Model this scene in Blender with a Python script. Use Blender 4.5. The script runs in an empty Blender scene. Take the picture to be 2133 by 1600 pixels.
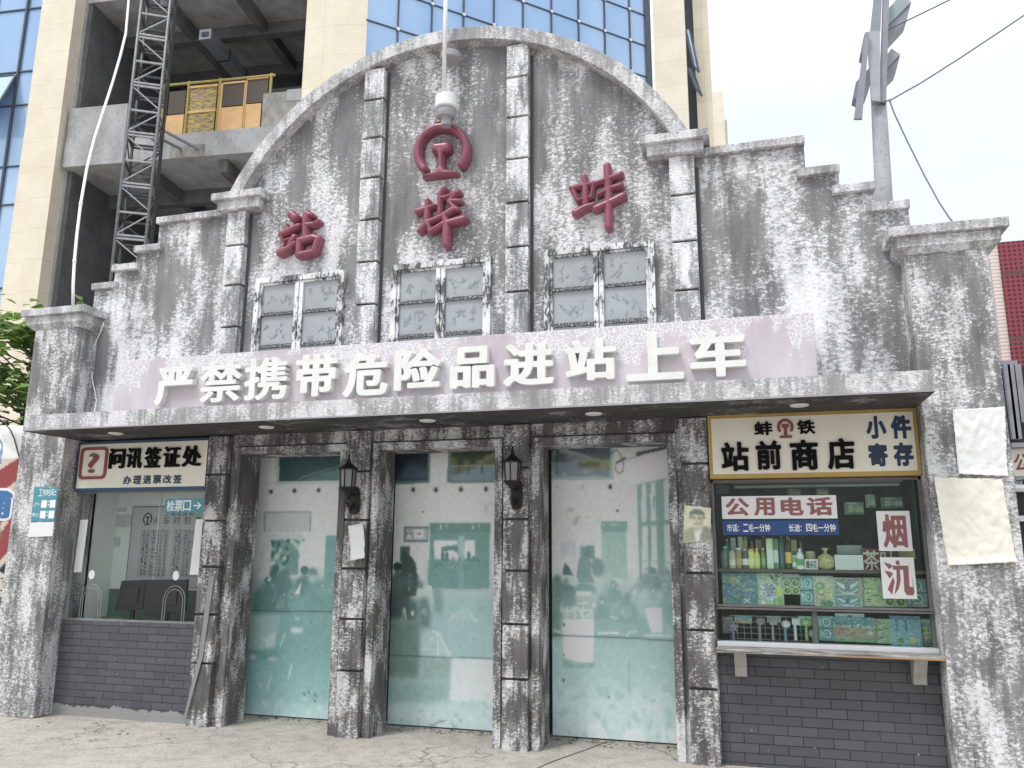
import bpy, bmesh, math, random
import numpy as np
from mathutils import Vector, Matrix
random.seed(7); rng = np.random.default_rng(7)
SC = bpy.context.scene
COL = SC.collection
R = math.radians

# ---------------------------------------------------------------- camera
CAM = np.array([2.655, -6.689, 1.6]); YAW, PIT, ROL, FOC = -0.2814762, 0.2025231, 0.0053675, 1673.4731
_f = np.array([math.sin(YAW)*math.cos(PIT), math.cos(YAW)*math.cos(PIT), math.sin(PIT)])
_r0 = np.array([math.cos(YAW), -math.sin(YAW), 0.0]); _u0 = np.cross(_r0, _f)
_r = math.cos(ROL)*_r0 + math.sin(ROL)*_u0; _u = -math.sin(ROL)*_r0 + math.cos(ROL)*_u0
cd = bpy.data.cameras.new('camera'); cam = bpy.data.objects.new('camera', cd); COL.objects.link(cam)
cam.matrix_world = Matrix(((_r[0], _u[0], -_f[0], CAM[0]), (_r[1], _u[1], -_f[1], CAM[1]), (_r[2], _u[2], -_f[2], CAM[2]), (0, 0, 0, 1)))
cd.sensor_width = 36; cd.lens = 36*FOC/2133; cd.clip_start = 0.05; cd.clip_end = 600
SC.camera = cam

# ---------------------------------------------------------------- world, sun, exposure
SUN_EL, SUN_AZ = R(60), R(212)          # sun behind the camera, a little to the left
W = bpy.data.worlds.new('World'); SC.world = W; W.use_nodes = True
nt = W.node_tree; nt.nodes.clear()
out = nt.nodes.new('ShaderNodeOutputWorld')
sky = nt.nodes.new('ShaderNodeTexSky'); sky.sky_type = 'NISHITA'; sky.sun_disc = False
sky.sun_elevation = SUN_EL; sky.sun_rotation = SUN_AZ; sky.air_density = 1.0; sky.dust_density = 4.0; sky.ozone_density = 1.0
b1 = nt.nodes.new('ShaderNodeBackground'); b1.inputs[1].default_value = 0.11; nt.links.new(sky.outputs[0], b1.inputs[0])
tc = nt.nodes.new('ShaderNodeTexCoord'); mp = nt.nodes.new('ShaderNodeMapping'); mp.inputs['Scale'].default_value = (1.2, 1.2, 3.0)
nz = nt.nodes.new('ShaderNodeTexNoise'); nz.inputs['Scale'].default_value = 1.6; nz.inputs['Detail'].default_value = 5
nt.links.new(tc.outputs['Generated'], mp.inputs[0]); nt.links.new(mp.outputs[0], nz.inputs['Vector'])
cr = nt.nodes.new('ShaderNodeValToRGB'); cr.color_ramp.elements[0].position = .38; cr.color_ramp.elements[1].position = .62
cr.color_ramp.elements[0].color = (.84, .905, .97, 1); cr.color_ramp.elements[1].color = (.945, .965, .985, 1)
nt.links.new(nz.outputs['Fac'], cr.inputs[0])
b2 = nt.nodes.new('ShaderNodeBackground'); nt.links.new(cr.outputs[0], b2.inputs[0])
sxyz = nt.nodes.new('ShaderNodeSeparateXYZ'); nt.links.new(tc.outputs['Generated'], sxyz.inputs[0])     # overcast: brighter overhead than at the horizon
mr = nt.nodes.new('ShaderNodeMapRange'); mr.inputs[1].default_value = .48; mr.inputs[2].default_value = 1.0; mr.inputs[3].default_value = .80; mr.inputs[4].default_value = 2.0
nt.links.new(sxyz.outputs[2], mr.inputs[0]); nt.links.new(mr.outputs[0], b2.inputs[1])
mx = nt.nodes.new('ShaderNodeMixShader'); mx.inputs[0].default_value = 0.88
nt.links.new(b1.outputs[0], mx.inputs[1]); nt.links.new(b2.outputs[0], mx.inputs[2]); nt.links.new(mx.outputs[0], out.inputs[0])
sl = bpy.data.lights.new('sun', 'SUN'); sl.energy = 1.5; sl.angle = R(14); sl.color = (1, .98, .955)
so = bpy.data.objects.new('sun', sl); COL.objects.link(so)
so.rotation_euler = Vector((-math.sin(SUN_AZ)*math.cos(SUN_EL), -math.cos(SUN_AZ)*math.cos(SUN_EL), -math.sin(SUN_EL))).to_track_quat('-Z', 'Y').to_euler()
SC.view_settings.view_transform = 'Standard'; SC.view_settings.look = 'None'; SC.view_settings.gamma = 1
SC.view_settings.exposure = 0.56
SC.cycles.use_denoising = True
SC.cycles.max_bounces = 8; SC.cycles.transparent_max_bounces = 12

# ---------------------------------------------------------------- helpers: measuring
def ray(px, py):
    d = (px-1066.5)/FOC*_r - (py-800)/FOC*_u + _f
    return d
def at(px, py, Y):
    d = ray(px, py); t = (Y-CAM[1])/d[1]; v = CAM+t*d
    return Vector(v)
def on_plane(px, py, p0, n):
    d = ray(px, py); t = np.dot(np.array(p0)-CAM, n)/np.dot(d, n)
    return Vector(CAM+t*d)
def lin(c):
    return tuple(((v/255)/12.92 if v/255 <= .04045 else (((v/255)+.055)/1.055)**2.4) for v in c[:3])

# ---------------------------------------------------------------- helpers: things and parts
def thing(name, label, cat, loc=(0, 0, 0), rz=0, group=None):
    o = bpy.data.objects.new(name, None); COL.objects.link(o); o.location = loc; o.rotation_euler = (0, 0, rz)
    o['label'] = label; o['category'] = cat; o.empty_display_size = .2
    if group: o['group'] = group
    return o
def tag(o, label, cat, group=None):
    o['label'] = label; o['category'] = cat
    if group: o['group'] = group
    return o
def world_inv(p):
    m = Matrix.Identity(4); ch = []
    while p is not None:
        ch.append(p); p = p.parent
    for q in reversed(ch):
        m = m @ (Matrix.Translation(q.location) @ q.rotation_euler.to_matrix().to_4x4())
    return m.inverted()
class MB:
    def __init__(s): s.v = []; s.f = []; s.m = []
    def face(s, pts, m=0):
        i = len(s.v); s.v += [tuple(p) for p in pts]; s.f.append(tuple(range(i, i+len(pts)))); s.m.append(m); return s
    def grid(s, V, F, m=0):
        i = len(s.v); s.v += [tuple(p) for p in V]
        for f in F: s.f.append(tuple(i+k for k in f)); s.m.append(m)
        return s
    def box(s, x0, x1, y0, y1, z0, z1, m=0):
        V = [(x0, y0, z0), (x1, y0, z0), (x1, y1, z0), (x0, y1, z0), (x0, y0, z1), (x1, y0, z1), (x1, y1, z1), (x0, y1, z1)]
        return s.grid(V, [(0, 3, 2, 1), (4, 5, 6, 7), (0, 1, 5, 4), (1, 2, 6, 5), (2, 3, 7, 6), (3, 0, 4, 7)], m)
    def prism(s, poly, y0, y1, m=0):            # polygon in x,z pushed from y0 (front) to y1
        n = len(poly); V = [(x, y0, z) for x, z in poly]+[(x, y1, z) for x, z in poly]
        F = [tuple(range(n)), tuple(range(2*n-1, n-1, -1))]+[(i, n+i, n+(i+1) % n, (i+1) % n) for i in range(n)]
        return s.grid(V, F, m)
    def bar(s, a, b, w, h=None, m=0, up=(0, 0, 1)):   # square bar between two points
        a = Vector(a); b = Vector(b); d = (b-a).normalized(); h = h or w
        x = d.cross(Vector(up))
        if x.length < 1e-3: x = d.cross(Vector((1, 0, 0)))
        x.normalize(); y = x.cross(d)
        V = []
        for p in (a, b):
            for i, j in ((-1, -1), (1, -1), (1, 1), (-1, 1)): V.append(p+x*i*w/2+y*j*h/2)
        return s.grid(V, [(0, 1, 2, 3), (7, 6, 5, 4), (0, 4, 5, 1), (1, 5, 6, 2), (2, 6, 7, 3), (3, 7, 4, 0)], m)
    def tube(s, pts, r, n=8, m=0, cap=True):
        pts = [Vector(p) for p in pts]; V = []; k = len(pts)
        rs = r if isinstance(r, (list, tuple)) else [r]*k
        ref = None
        for i, p in enumerate(pts):
            d = (pts[min(i+1, k-1)]-pts[max(i-1, 0)]).normalized()
            if ref is None:
                ref = d.cross(Vector((0, 0, 1)))
                if ref.length < 1e-3: ref = d.cross(Vector((0, 1, 0)))
            x = (ref-d*ref.dot(d)).normalized(); ref = x; y = d.cross(x)
            for j in range(n):
                a = 2*math.pi*j/n; V.append(p+(x*math.cos(a)+y*math.sin(a))*rs[i])
        F = [(i*n+j, i*n+(j+1) % n, (i+1)*n+(j+1) % n, (i+1)*n+j) for i in range(k-1) for j in range(n)]
        if cap: F += [tuple(range(n-1, -1, -1)), tuple(range((k-1)*n, k*n))]
        return s.grid(V, F, m)
    def lathe(s, c, prof, n=16, m=0, a0=0):     # prof: (radius, z) from bottom up
        V = []; k = len(prof)
        for r, z in prof:
            for j in range(n):
                a = a0+2*math.pi*j/n; V.append((c[0]+r*math.cos(a), c[1]+r*math.sin(a), c[2]+z))
        F = [(i*n+j, i*n+(j+1) % n, (i+1)*n+(j+1) % n, (i+1)*n+j) for i in range(k-1) for j in range(n)]
        F += [tuple(range(n-1, -1, -1)), tuple(range((k-1)*n, k*n))]
        return s.grid(V, F, m)
    def disc(s, c, r, y, t=.004, n=20, m=0, rz=None):
        return s.prism([(c[0]+r*math.cos(2*math.pi*i/n), c[1]+(rz or r)*math.sin(2*math.pi*i/n)) for i in range(n)], y, y+t, m)
    def build(s, name, mats, parent=None, bevel=0, smooth=False, recalc=True):
        me = bpy.data.meshes.new(name); V = s.v
        if parent is not None:
            M = world_inv(parent); V = [tuple(M @ Vector(v)) for v in V]
        me.from_pydata([tuple(map(float, v)) for v in V], [], s.f)
        if not isinstance(mats, (list, tuple)): mats = [mats]
        for m in mats: me.materials.append(m)
        me.polygons.foreach_set('material_index', s.m)
        if recalc:
            bm = bmesh.new(); bm.from_mesh(me); bmesh.ops.recalc_face_normals(bm, faces=bm.faces); bm.to_mesh(me); bm.free()
        if smooth: me.polygons.foreach_set('use_smooth', [True]*len(me.polygons))
        me.update()
        o = bpy.data.objects.new(name, me); COL.objects.link(o); o.parent = parent
        if bevel:
            b = o.modifiers.new('bevel', 'BEVEL'); b.width = bevel; b.segments = 2; b.limit_method = 'ANGLE'; b.angle_limit = R(40)
        return o
def copy_tree(o, parent=None):
    c = o.copy(); COL.objects.link(c); c.parent = parent
    for ch in list(o.children): copy_tree(ch, c)
    return c

# ---------------------------------------------------------------- helpers: materials
class NT:
    def __init__(s, name):
        s.mat = bpy.data.materials.new(name); s.mat.use_nodes = True; s.t = s.mat.node_tree
        s.bsdf = s.t.nodes['Principled BSDF']; s.x = 0
    def n(s, typ, **kw):
        o = s.t.nodes.new(typ)
        for k, v in kw.items():
            if k in o.inputs: o.inputs[k].default_value = v
            else: setattr(o, k, v)
        return o
    def l(s, a, b): s.t.links.new(a, b)
    def pos(s, scale=(1, 1, 1), rot=(0, 0, 0), loc=(0, 0, 0)):
        g = s.n('ShaderNodeNewGeometry'); m = s.n('ShaderNodeMapping'); s.l(g.outputs['Position'], m.inputs[0])
        m.inputs['Scale'].default_value = scale; m.inputs['Rotation'].default_value = rot; m.inputs['Location'].default_value = loc
        return m.outputs[0]
    def noise(s, vec, scale, detail=6, rough=.6, dist=0):
        o = s.n('ShaderNodeTexNoise'); o.inputs['Scale'].default_value = scale; o.inputs['Detail'].default_value = detail
        o.inputs['Roughness'].default_value = rough; o.inputs['Distortion'].default_value = dist; s.l(vec, o.inputs['Vector']); return o.outputs['Fac']
    def math(s, op, a, b=None, c=None, clamp=False):
        o = s.n('ShaderNodeMath', operation=op); o.use_clamp = clamp
        for i, v in enumerate((a, b, c)):
            if v is None: continue
            if hasattr(v, 'links'): s.l(v, o.inputs[i])
            else: o.inputs[i].default_value = v
        return o.outputs[0]
    def ramp(s, fac, stops, interp='LINEAR'):
        o = s.n('ShaderNodeValToRGB'); o.color_ramp.interpolation = interp; e = o.color_ramp.elements
        while len(e) < len(stops): e.new(0.5)
        for q, (p, c) in zip(e, stops):
            q.position = p; q.color = (c, c, c, 1) if isinstance(c, (int, float)) else (*c[:3], 1)
        s.l(fac, o.inputs[0]); return o.outputs[0]
    def mix(s, f, a, b):
        o = s.n('ShaderNodeMix', data_type='RGBA')
        for i, v in ((0, f), (6, a), (7, b)):
            if hasattr(v, 'links'): s.l(v, o.inputs[i])
            else: o.inputs[i].default_value = v if i == 0 else (*v[:3], 1)
        return o.outputs[2]
    def bump(s, h, strength=.3, dist=.01):
        o = s.n('ShaderNodeBump'); o.inputs['Strength'].default_value = strength; o.inputs['Distance'].default_value = dist
        s.l(h, o.inputs['Height']); s.l(o.outputs[0], s.bsdf.inputs['Normal'])
    def col(s, c):
        if hasattr(c, 'links'): s.l(c, s.bsdf.inputs['Base Color'])
        else: s.bsdf.inputs['Base Color'].default_value = (*c[:3], 1)
        return s
    def set(s, rough=.6, metal=0, spec=.5):
        s.bsdf.inputs['Roughness'].default_value = rough; s.bsdf.inputs['Metallic'].default_value = metal
        s.bsdf.inputs['Specular IOR Level'].default_value = spec; return s

def plain(name, c, rough=.6, metal=0, var=.12, scale=9.0, bump=.0, spec=.4):
    t = NT(name); v = t.pos()
    f = t.noise(v, scale, 6, .65); f2 = t.ramp(f, [(.3, 1-var), (.7, 1+var*.6)])
    m = t.n('ShaderNodeMix', data_type='RGBA'); m.blend_type = 'MULTIPLY'; m.inputs[0].default_value = 1
    m.inputs[6].default_value = (*c, 1); t.l(f2, m.inputs[7]); t.col(m.outputs[2]).set(rough, metal, spec)
    if bump: t.bump(t.noise(v, scale*6, 4, .6), bump, .004)
    return t.mat

def peeling(name, dark, mid, white, cover=.5, cell=1.0, seed=0.0, streak=.3, dab=1.0, patch=1.0, rise=0.0, bays=0.0):
    """rendered wall, grey cement showing through a brushed, stippled and flaked whitewash"""
    t = NT(name); o = (seed*3.7, seed*1.9, seed*2.3)
    def c_(x, w): return t.math('MULTIPLY', t.math('SUBTRACT', x, .5), w)
    big = t.noise(t.pos((1, 1, .8), loc=o), 1.1/cell, 2, .5)
    band = t.noise(t.pos((1, 1, .42), loc=o), 2.7/cell, 3, .55)
    drip = t.noise(t.pos((1, 1, .09), loc=o), 13/cell, 4, .6)
    dabs = t.noise(t.pos((1, 1, 1.8), loc=o), 25/cell**.5, 7, .74, .25)
    flk = t.noise(t.pos((1, 1, 1.15), loc=o), 85/cell**.3, 4, .7)
    soft = t.noise(t.pos((1, 1, .30), loc=(o[0]+9, o[1], o[2])), 4.2/cell, 5, .6)
    s = t.math('ADD', c_(big, .5*patch), c_(band, .95*patch)); s = t.math('ADD', s, c_(drip, streak)); s = t.math('ADD', s, (cover-.5)*.9)
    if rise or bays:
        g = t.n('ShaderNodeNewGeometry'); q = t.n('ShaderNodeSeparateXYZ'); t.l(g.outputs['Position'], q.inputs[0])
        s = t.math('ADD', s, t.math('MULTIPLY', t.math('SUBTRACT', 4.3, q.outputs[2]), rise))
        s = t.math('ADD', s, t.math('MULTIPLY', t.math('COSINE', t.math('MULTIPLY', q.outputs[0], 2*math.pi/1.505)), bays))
    low = s
    grain = t.ramp(t.noise(t.pos((1, 1, .7), loc=(o[0], o[1]+5, o[2])), 2.0/cell**.6, 3, .5), [(.36, .35), (.64, 1)])     # some stretches brushed smooth, others stippled
    s = t.math('ADD', s, t.math('MULTIPLY', c_(dabs, 1.25*dab), grain)); s = t.math('ADD', s, t.math('MULTIPLY', c_(flk, .60), grain))
    mask = t.ramp(t.math('ADD', s, .5), [(.488, 0), (.515, .62), (.555, .82), (.66, 1)])
    half = t.ramp(t.math('ADD', t.math('ADD', low, c_(dabs, .4)), .5), [(.40, 0), (.55, .58)])
    base = t.mix(t.ramp(t.math('ADD', t.math('MULTIPLY', soft, .7), t.math('MULTIPLY', drip, .3)), [(.36, 0), (.64, 1)]), dark, mid)
    base = t.mix(t.math('MULTIPLY', t.ramp(flk, [(.38, .6), (.54, 0)]), .6), base, tuple(x*.68 for x in dark))
    film_c = tuple(m*.62+w*.38 for m, w in zip(mid, white))
    base = t.mix(half, base, film_c)
    wc = t.mix(t.ramp(t.math('ADD', t.math('MULTIPLY', soft, .5), t.math('MULTIPLY', dabs, .5)), [(.40, 0), (.60, 1)]), tuple(w*.70 for w in white), white)
    c = t.mix(mask, base, wc)
    pit = t.ramp(t.noise(t.pos((1, 1, 1.5), loc=o), 70/cell**.5, 4, .7), [(.36, 1), (.43, 0)])
    c = t.mix(t.math('MULTIPLY', pit, .7), c, mid)
    t.col(c).set(.85, 0, .25)
    t.bump(t.math('ADD', t.math('MULTIPLY', mask, .6), t.math('MULTIPLY', dabs, .5)), .4, .006)
    return t.mat

M = {}
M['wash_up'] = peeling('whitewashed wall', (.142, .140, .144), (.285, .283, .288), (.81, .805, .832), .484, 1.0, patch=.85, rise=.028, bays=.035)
M['wash_trim'] = peeling('whitewashed trim', (.23, .228, .23), (.38, .376, .38), (.74, .735, .76), .485, .4, seed=2, patch=.6)
M['wash_low'] = peeling('worn shaded pilaster paint', (.072, .067, .065), (.165, .158, .154), (.70, .695, .70), .448, .4, seed=5, dab=1.1, patch=.7)  # dark base holds part of the canopy's shade; sparser white is wear
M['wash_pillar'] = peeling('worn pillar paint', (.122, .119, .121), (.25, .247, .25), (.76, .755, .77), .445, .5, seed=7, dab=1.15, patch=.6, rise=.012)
M['wash_quoin'] = peeling('whitewashed quoin', (.165, .165, .172), (.30, .30, .31), (.83, .825, .85), .508, .45, seed=9, patch=.8)
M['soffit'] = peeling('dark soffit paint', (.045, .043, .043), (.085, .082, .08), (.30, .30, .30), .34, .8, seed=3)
M['groove'] = plain('dark groove paint', (.085, .082, .085), .9)

def frame_paint():
    t = NT('flaking white frame paint'); v = t.pos((1, 1, .4))
    m = t.noise(v, 42, 7, .66, .4); b = t.noise(t.pos(), 4, 3, .5)
    s = t.math('ADD', m, t.math('MULTIPLY', b, .7))
    k = t.ramp(s, [(.785, 0), (.845, 1)])
    t.col(t.mix(k, (.085, .085, .087), t.mix(t.ramp(b, [(.4, 0), (.6, 1)]), (.42, .43, .44), (.70, .71, .72)))).set(.6); t.bump(k, .5, .004); return t.mat
M['frame'] = frame_paint()
def frame_dark():
    t = NT('bar with worn paint'); m = t.noise(t.pos((1, 1, 2)), 60, 7, .7, .4)
    k = t.ramp(m, [(.54, 0), (.58, 1)])
    t.col(t.mix(k, (.05, .052, .052), (.6, .62, .62))).set(.6); t.bump(k, .5, .004); return t.mat
M['bar'] = frame_dark()
M['pane'] = plain('frosted film on pane', (.345, .370, .388), .2, 0, .16, 2.5, 0, .45)
M['leaf_print'] = plain('leaf print on film', (.26, .285, .295), .25, 0, .05)

def sign_pink():
    t = NT('faded mauve signboard paint'); b = t.noise(t.pos((1, 1, .5)), 2.2, 4, .6); d = t.noise(t.pos((1, 1, .12)), 9, 6, .6)
    e = t.noise(t.pos((1, 1, .7)), 15, 9, .72, .3); g = t.n('ShaderNodeNewGeometry'); sx = t.n('ShaderNodeSeparateXYZ'); t.l(g.outputs['Position'], sx.inputs[0])
    c = t.mix(t.ramp(b, [(.35, 0), (.65, 1)]), (.44, .39, .425), (.55, .51, .54))
    c = t.mix(t.ramp(d, [(.5, 0), (.78, .5)]), c, (.40, .345, .385))
    edge = t.math('ADD', t.math('MULTIPLY', t.math('SUBTRACT', sx.outputs[2], 3.1), 1.1), t.math('MULTIPLY', e, .9))
    w = t.ramp(t.math('ADD', edge, t.math('MULTIPLY', t.math('SUBTRACT', b, .5), 1.8)), [(.66, 0), (.72, .8)])
    wc = t.mix(t.ramp(t.noise(t.pos(), 70, 4, .7), [(.42, 0), (.55, 1)]), (.42, .41, .43), (.75, .74, .76))
    t.col(t.mix(w, c, wc)).set(.75, 0, .3); t.bump(e, .2, .003); return t.mat
M['mauve'] = sign_pink()
M['letter_white'] = plain('cream white letter paint', (.70, .70, .675), .5, 0, .08)
def red_paint():
    t = NT('crimson letter paint'); f = t.noise(t.pos(), 7, 5, .6)
    t.col(t.mix(t.ramp(f, [(.35, 0), (.7, 1)]), (.215, .060, .090), (.29, .09, .13))).set(.34, 0, .5); return t.mat
M['crimson'] = red_paint()
M['black_letter'] = plain('black raised letter', (.008, .008, .009), .8, 0, .1, 9, 0, .1)
M['navy_letter'] = plain('navy painted letter', (.018, .035, .075), .6)
M['navy_frame'] = plain('navy sign edge', (.035, .075, .14), .6)
M['cream'] = plain('cream sign board', (.72, .68, .585), .6, 0, .07, 4)
M['gold'] = plain('ochre sign border', (.42, .285, .085), .6, 0, .12, 10)
M['maroon'] = plain('maroon sign paint', (.22, .06, .055), .6)
M['maroon_l'] = plain('faded maroon print', (.26, .105, .105), .6)
M['paper'] = plain('white paper', (.70, .70, .70), .7, 0, .05, 5)
M['paper_old'] = plain('yellowed paper', (.76, .735, .64), .7, 0, .08, 4, .15)
M['teal'] = plain('teal notice board', (.075, .27, .33), .5, 0, .04)
M['blue_sign'] = plain('blue price strip', (.022, .065, .20), .5, 0, .06)
M['ink'] = plain('print ink', (.03, .03, .032), .7)
M['white'] = plain('white lettering', (.8, .8, .8), .6, 0, .03)
M['iron'] = plain('black lantern iron', (.018, .018, .018), .55, .3)
M['steel'] = plain('galvanised steel', (.36, .37, .395), .5, .6, .2, 6)
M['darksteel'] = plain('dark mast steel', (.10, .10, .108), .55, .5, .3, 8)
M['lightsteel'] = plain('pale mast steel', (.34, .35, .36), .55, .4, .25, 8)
M['alu'] = plain('aluminium sill', (.62, .63, .65), .4, .3, .08)
M['plaswhite'] = plain('white plastic', (.72, .72, .72), .5, 0, .06)
M['plasgrey'] = plain('grey plastic', (.30, .30, .31), .5, 0, .08)
M['black'] = plain('black plastic', (.02, .021, .023), .4)
M['dark_in'] = plain('dark unlit lining', (.045, .055, .05), .8)
M['room_white'] = plain('ticket office wall', (.80, .82, .80), .8, 0, .04)
M['room_green'] = plain('green wainscot', (.10, .19, .125), .6, 0, .08)
M['dust'] = plain('dusty ledge', (.25, .26, .25), .8, 0, .2, 14)
M['tape'] = plain('grey tape', (.235, .232, .225), .6, 0, .08)

def glass(name, tint, refl=.08, rough=.02):
    t = NT(name); t.t.nodes.remove(t.bsdf); o = t.t.nodes['Material Output']
    tr = t.n('ShaderNodeBsdfTransparent'); tr.inputs[0].default_value = (*tint, 1)
    gl = t.n('ShaderNodeBsdfGlossy'); gl.inputs['Roughness'].default_value = rough
    lw = t.n('ShaderNodeLayerWeight'); lw.inputs[0].default_value = .5
    k = t.math('ADD', t.math('MULTIPLY', t.math('POWER', lw.outputs['Facing'], 4.0), .7), refl, clamp=True)
    m = t.n('ShaderNodeMixShader'); t.l(k, m.inputs[0]); t.l(tr.outputs[0], m.inputs[1]); t.l(gl.outputs[0], m.inputs[2]); t.l(m.outputs[0], o.inputs[0])
    return t.mat
M['glass_green'] = glass('greenish shop glass', (.90, .955, .94), .016)
M['glass_clear'] = glass('clear ticket glass', (.95, .97, .965), .012)

def bricks(name, base, mortar, bw, rh, off=0, foot_on=1):
    t = NT(name); g = t.n('ShaderNodeNewGeometry'); s = t.n('ShaderNodeSeparateXYZ'); t.l(g.outputs['Position'], s.inputs[0])
    c = t.n('ShaderNodeCombineXYZ'); t.l(t.math('ADD', s.outputs[0], off), c.inputs[0]); t.l(t.math('ADD', s.outputs[2], 5.0), c.inputs[1])
    w = t.noise(t.pos(), 3, 3, .5); mm = t.n('ShaderNodeMix', data_type='VECTOR')
    b = t.n('ShaderNodeTexBrick'); b.offset = .5; b.inputs['Scale'].default_value = 1; b.inputs['Brick Width'].default_value = bw; b.inputs['Row Height'].default_value = rh
    b.inputs['Mortar Size'].default_value = .0032; b.inputs['Mortar Smooth'].default_value = .2; b.inputs['Bias'].default_value = 0
    b.inputs['Color1'].default_value = (*base, 1); b.inputs['Color2'].default_value = (*[x*1.32 for x in base], 1); b.inputs['Mortar'].default_value = (*mortar, 1)
    t.l(c.outputs[0], b.inputs['Vector'])
    d = t.noise(t.pos(), 2.4, 5, .6); col = t.mix(t.ramp(d, [(.4, 0), (.75, .35)]), b.outputs['Color'], tuple(x*1.35 for x in base))
    sp = t.ramp(t.noise(t.pos((1, 1, .5)), 42, 3, .5), [(.745, 0), (.765, 1)]); col = t.mix(sp, col, (.5, .5, .5))
    z = t.math('ADD', s.outputs[2], t.math('MULTIPLY', t.noise(t.pos((1, 1, .6)), 7, 6, .75), -.19))
    foot = t.ramp(z, [(-.090, 1), (-.078, 0)]) if foot_on else 0.0; col = t.mix(t.math('MULTIPLY', foot, .85), col, (.30, .305, .29))
    t.col(col).set(.55, 0, .4); t.bump(t.math('SUBTRACT', 1.0, b.outputs['Fac']), .5, .004); return t.mat
M['brick_l'] = bricks('slate painted brick', (.070, .069, .082), (.010, .010, .012), .222, .0672, .03)
M['brick_r'] = bricks('slate grey painted brick', (.070, .070, .079), (.010, .010, .012), .213, .0698, .11, 0)

def ground_mat():
    t = NT('worn concrete forecourt'); p = t.pos()
    a = t.noise(p, .9, 6, .6); b = t.noise(p, 7, 8, .7); c = t.noise(p, 38, 7, .76)
    col = t.mix(t.ramp(a, [(.35, 0), (.65, 1)]), (.40, .37, .33), (.49, .46, .415))
    col = t.mix(t.ramp(b, [(.37, .5), (.55, 0)]), col, (.26, .24, .21))
    col = t.mix(t.ramp(c, [(.36, .9), (.46, 0)]), col, (.13, .12, .11))
    col = t.mix(t.ramp(c, [(.60, 0), (.72, .6)]), col, (.58, .555, .52))
    d = t.noise(t.pos((1, 1, 1)), 2.2, 6, .65)
    wv = t.n('ShaderNodeVectorMath', operation='SCALE'); nn = t.n('ShaderNodeTexNoise'); nn.inputs['Scale'].default_value = 3; nn.inputs['Detail'].default_value = 8
    t.l(p, nn.inputs['Vector']); t.l(nn.outputs['Color'], wv.inputs[0]); wv.inputs['Scale'].default_value = .55
    ad = t.n('ShaderNodeVectorMath', operation='ADD'); t.l(p, ad.inputs[0]); t.l(wv.outputs[0], ad.inputs[1])
    vo = t.n('ShaderNodeTexVoronoi', feature='DISTANCE_TO_EDGE'); vo.inputs['Scale'].default_value = .62; t.l(ad.outputs[0], vo.inputs['Vector'])
    ck = t.ramp(vo.outputs['Distance'], [(.002, 1), (.008, 0)])
    ck = t.math('MULTIPLY', ck, t.ramp(a, [(.40, 0), (.52, 1)]))
    col = t.mix(t.math('MULTIPLY', ck, .35), col, (.11, .10, .09))
    t.col(col).set(.9, 0, .2)
    h = t.math('ADD', t.math('MULTIPLY', c, .6), t.math('MULTIPLY', b, .8)); h = t.math('SUBTRACT', h, t.math('MULTIPLY', ck, .8))
    t.bump(h, .9, .016); return t.mat
M['ground'] = ground_mat()

def vcol(name, rough=.55, spec=.4, grime=.0):
    t = NT(name); a = t.n('ShaderNodeAttribute'); a.attribute_name = 'print'
    c = a.outputs['Color']
    if grime:
        g = t.ramp(t.noise(t.pos(), 24, 7, .7), [(.6, 0), (.74, grime)]); c = t.mix(g, c, (.55, .56, .55))
    t.col(c).set(rough, 0, spec); return t.mat
M['print'] = vcol('printed panel', .38, .5, .12)
M['print_paper'] = vcol('printed card', .55, .3)
# ---------------------------------------------------------------- helpers: lettering
_gl = {}
def outline(ch):
    """filled outline of one character of Blender's own font: triangles and border segments"""
    if ch in _gl: return _gl[ch]
    c = bpy.data.curves.new('glyph', 'FONT'); c.body = ch; c.size = 1; c.resolution_u = 4
    o = bpy.data.objects.new('glyph', c); COL.objects.link(o)
    dg = bpy.context.evaluated_depsgraph_get(); dg.update()
    me = bpy.data.meshes.new_from_object(o.evaluated_get(dg), depsgraph=dg)
    me.calc_loop_triangles()
    P = np.array([v.co[:2] for v in me.vertices]).reshape(-1, 2)
    T = np.array([t.vertices[:] for t in me.loop_triangles]).reshape(-1, 3)
    cnt = {}
    for t in T:
        for i, j in ((0, 1), (1, 2), (2, 0)):
            k = (min(t[i], t[j]), max(t[i], t[j])); cnt[k] = cnt.get(k, 0)+1
    # weld by position so that only true borders stay
    S = np.array([(P[a], P[b]) for (a, b), n in cnt.items() if n == 1])
    bpy.data.objects.remove(o); bpy.data.curves.remove(c); bpy.data.meshes.remove(me)
    _gl[ch] = (P, T, S); return _gl[ch]
def seg_dist(Q, S, ax=1.0):
    q = Q*np.array([1/ax, 1]); a = S[:, 0]*np.array([1/ax, 1]); b = S[:, 1]*np.array([1/ax, 1])
    d = np.full(len(q), 1e9); ab = b-a; L = np.maximum((ab**2).sum(1), 1e-12)
    for k in range(len(S)):
        t = np.clip(((q-a[k]) @ ab[k])/L[k], 0, 1)
        e = q-a[k]-t[:, None]*ab[k]
        np.minimum(d, (e**2).sum(1), out=d)
    return np.sqrt(d)
def in_tris(Q, P, T):
    m = np.zeros(len(Q), bool)
    for t in T:
        a, b, c = P[t[0]], P[t[1]], P[t[2]]
        d1 = (b[0]-a[0])*(Q[:, 1]-a[1])-(b[1]-a[1])*(Q[:, 0]-a[0])
        d2 = (c[0]-b[0])*(Q[:, 1]-b[1])-(c[1]-b[1])*(Q[:, 0]-b[0])
        d3 = (a[0]-c[0])*(Q[:, 1]-c[1])-(a[1]-c[1])*(Q[:, 0]-c[0])
        m |= ((d1 >= 0) & (d2 >= 0) & (d3 >= 0)) | ((d1 <= 0) & (d2 <= 0) & (d3 <= 0))
    return m
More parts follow.
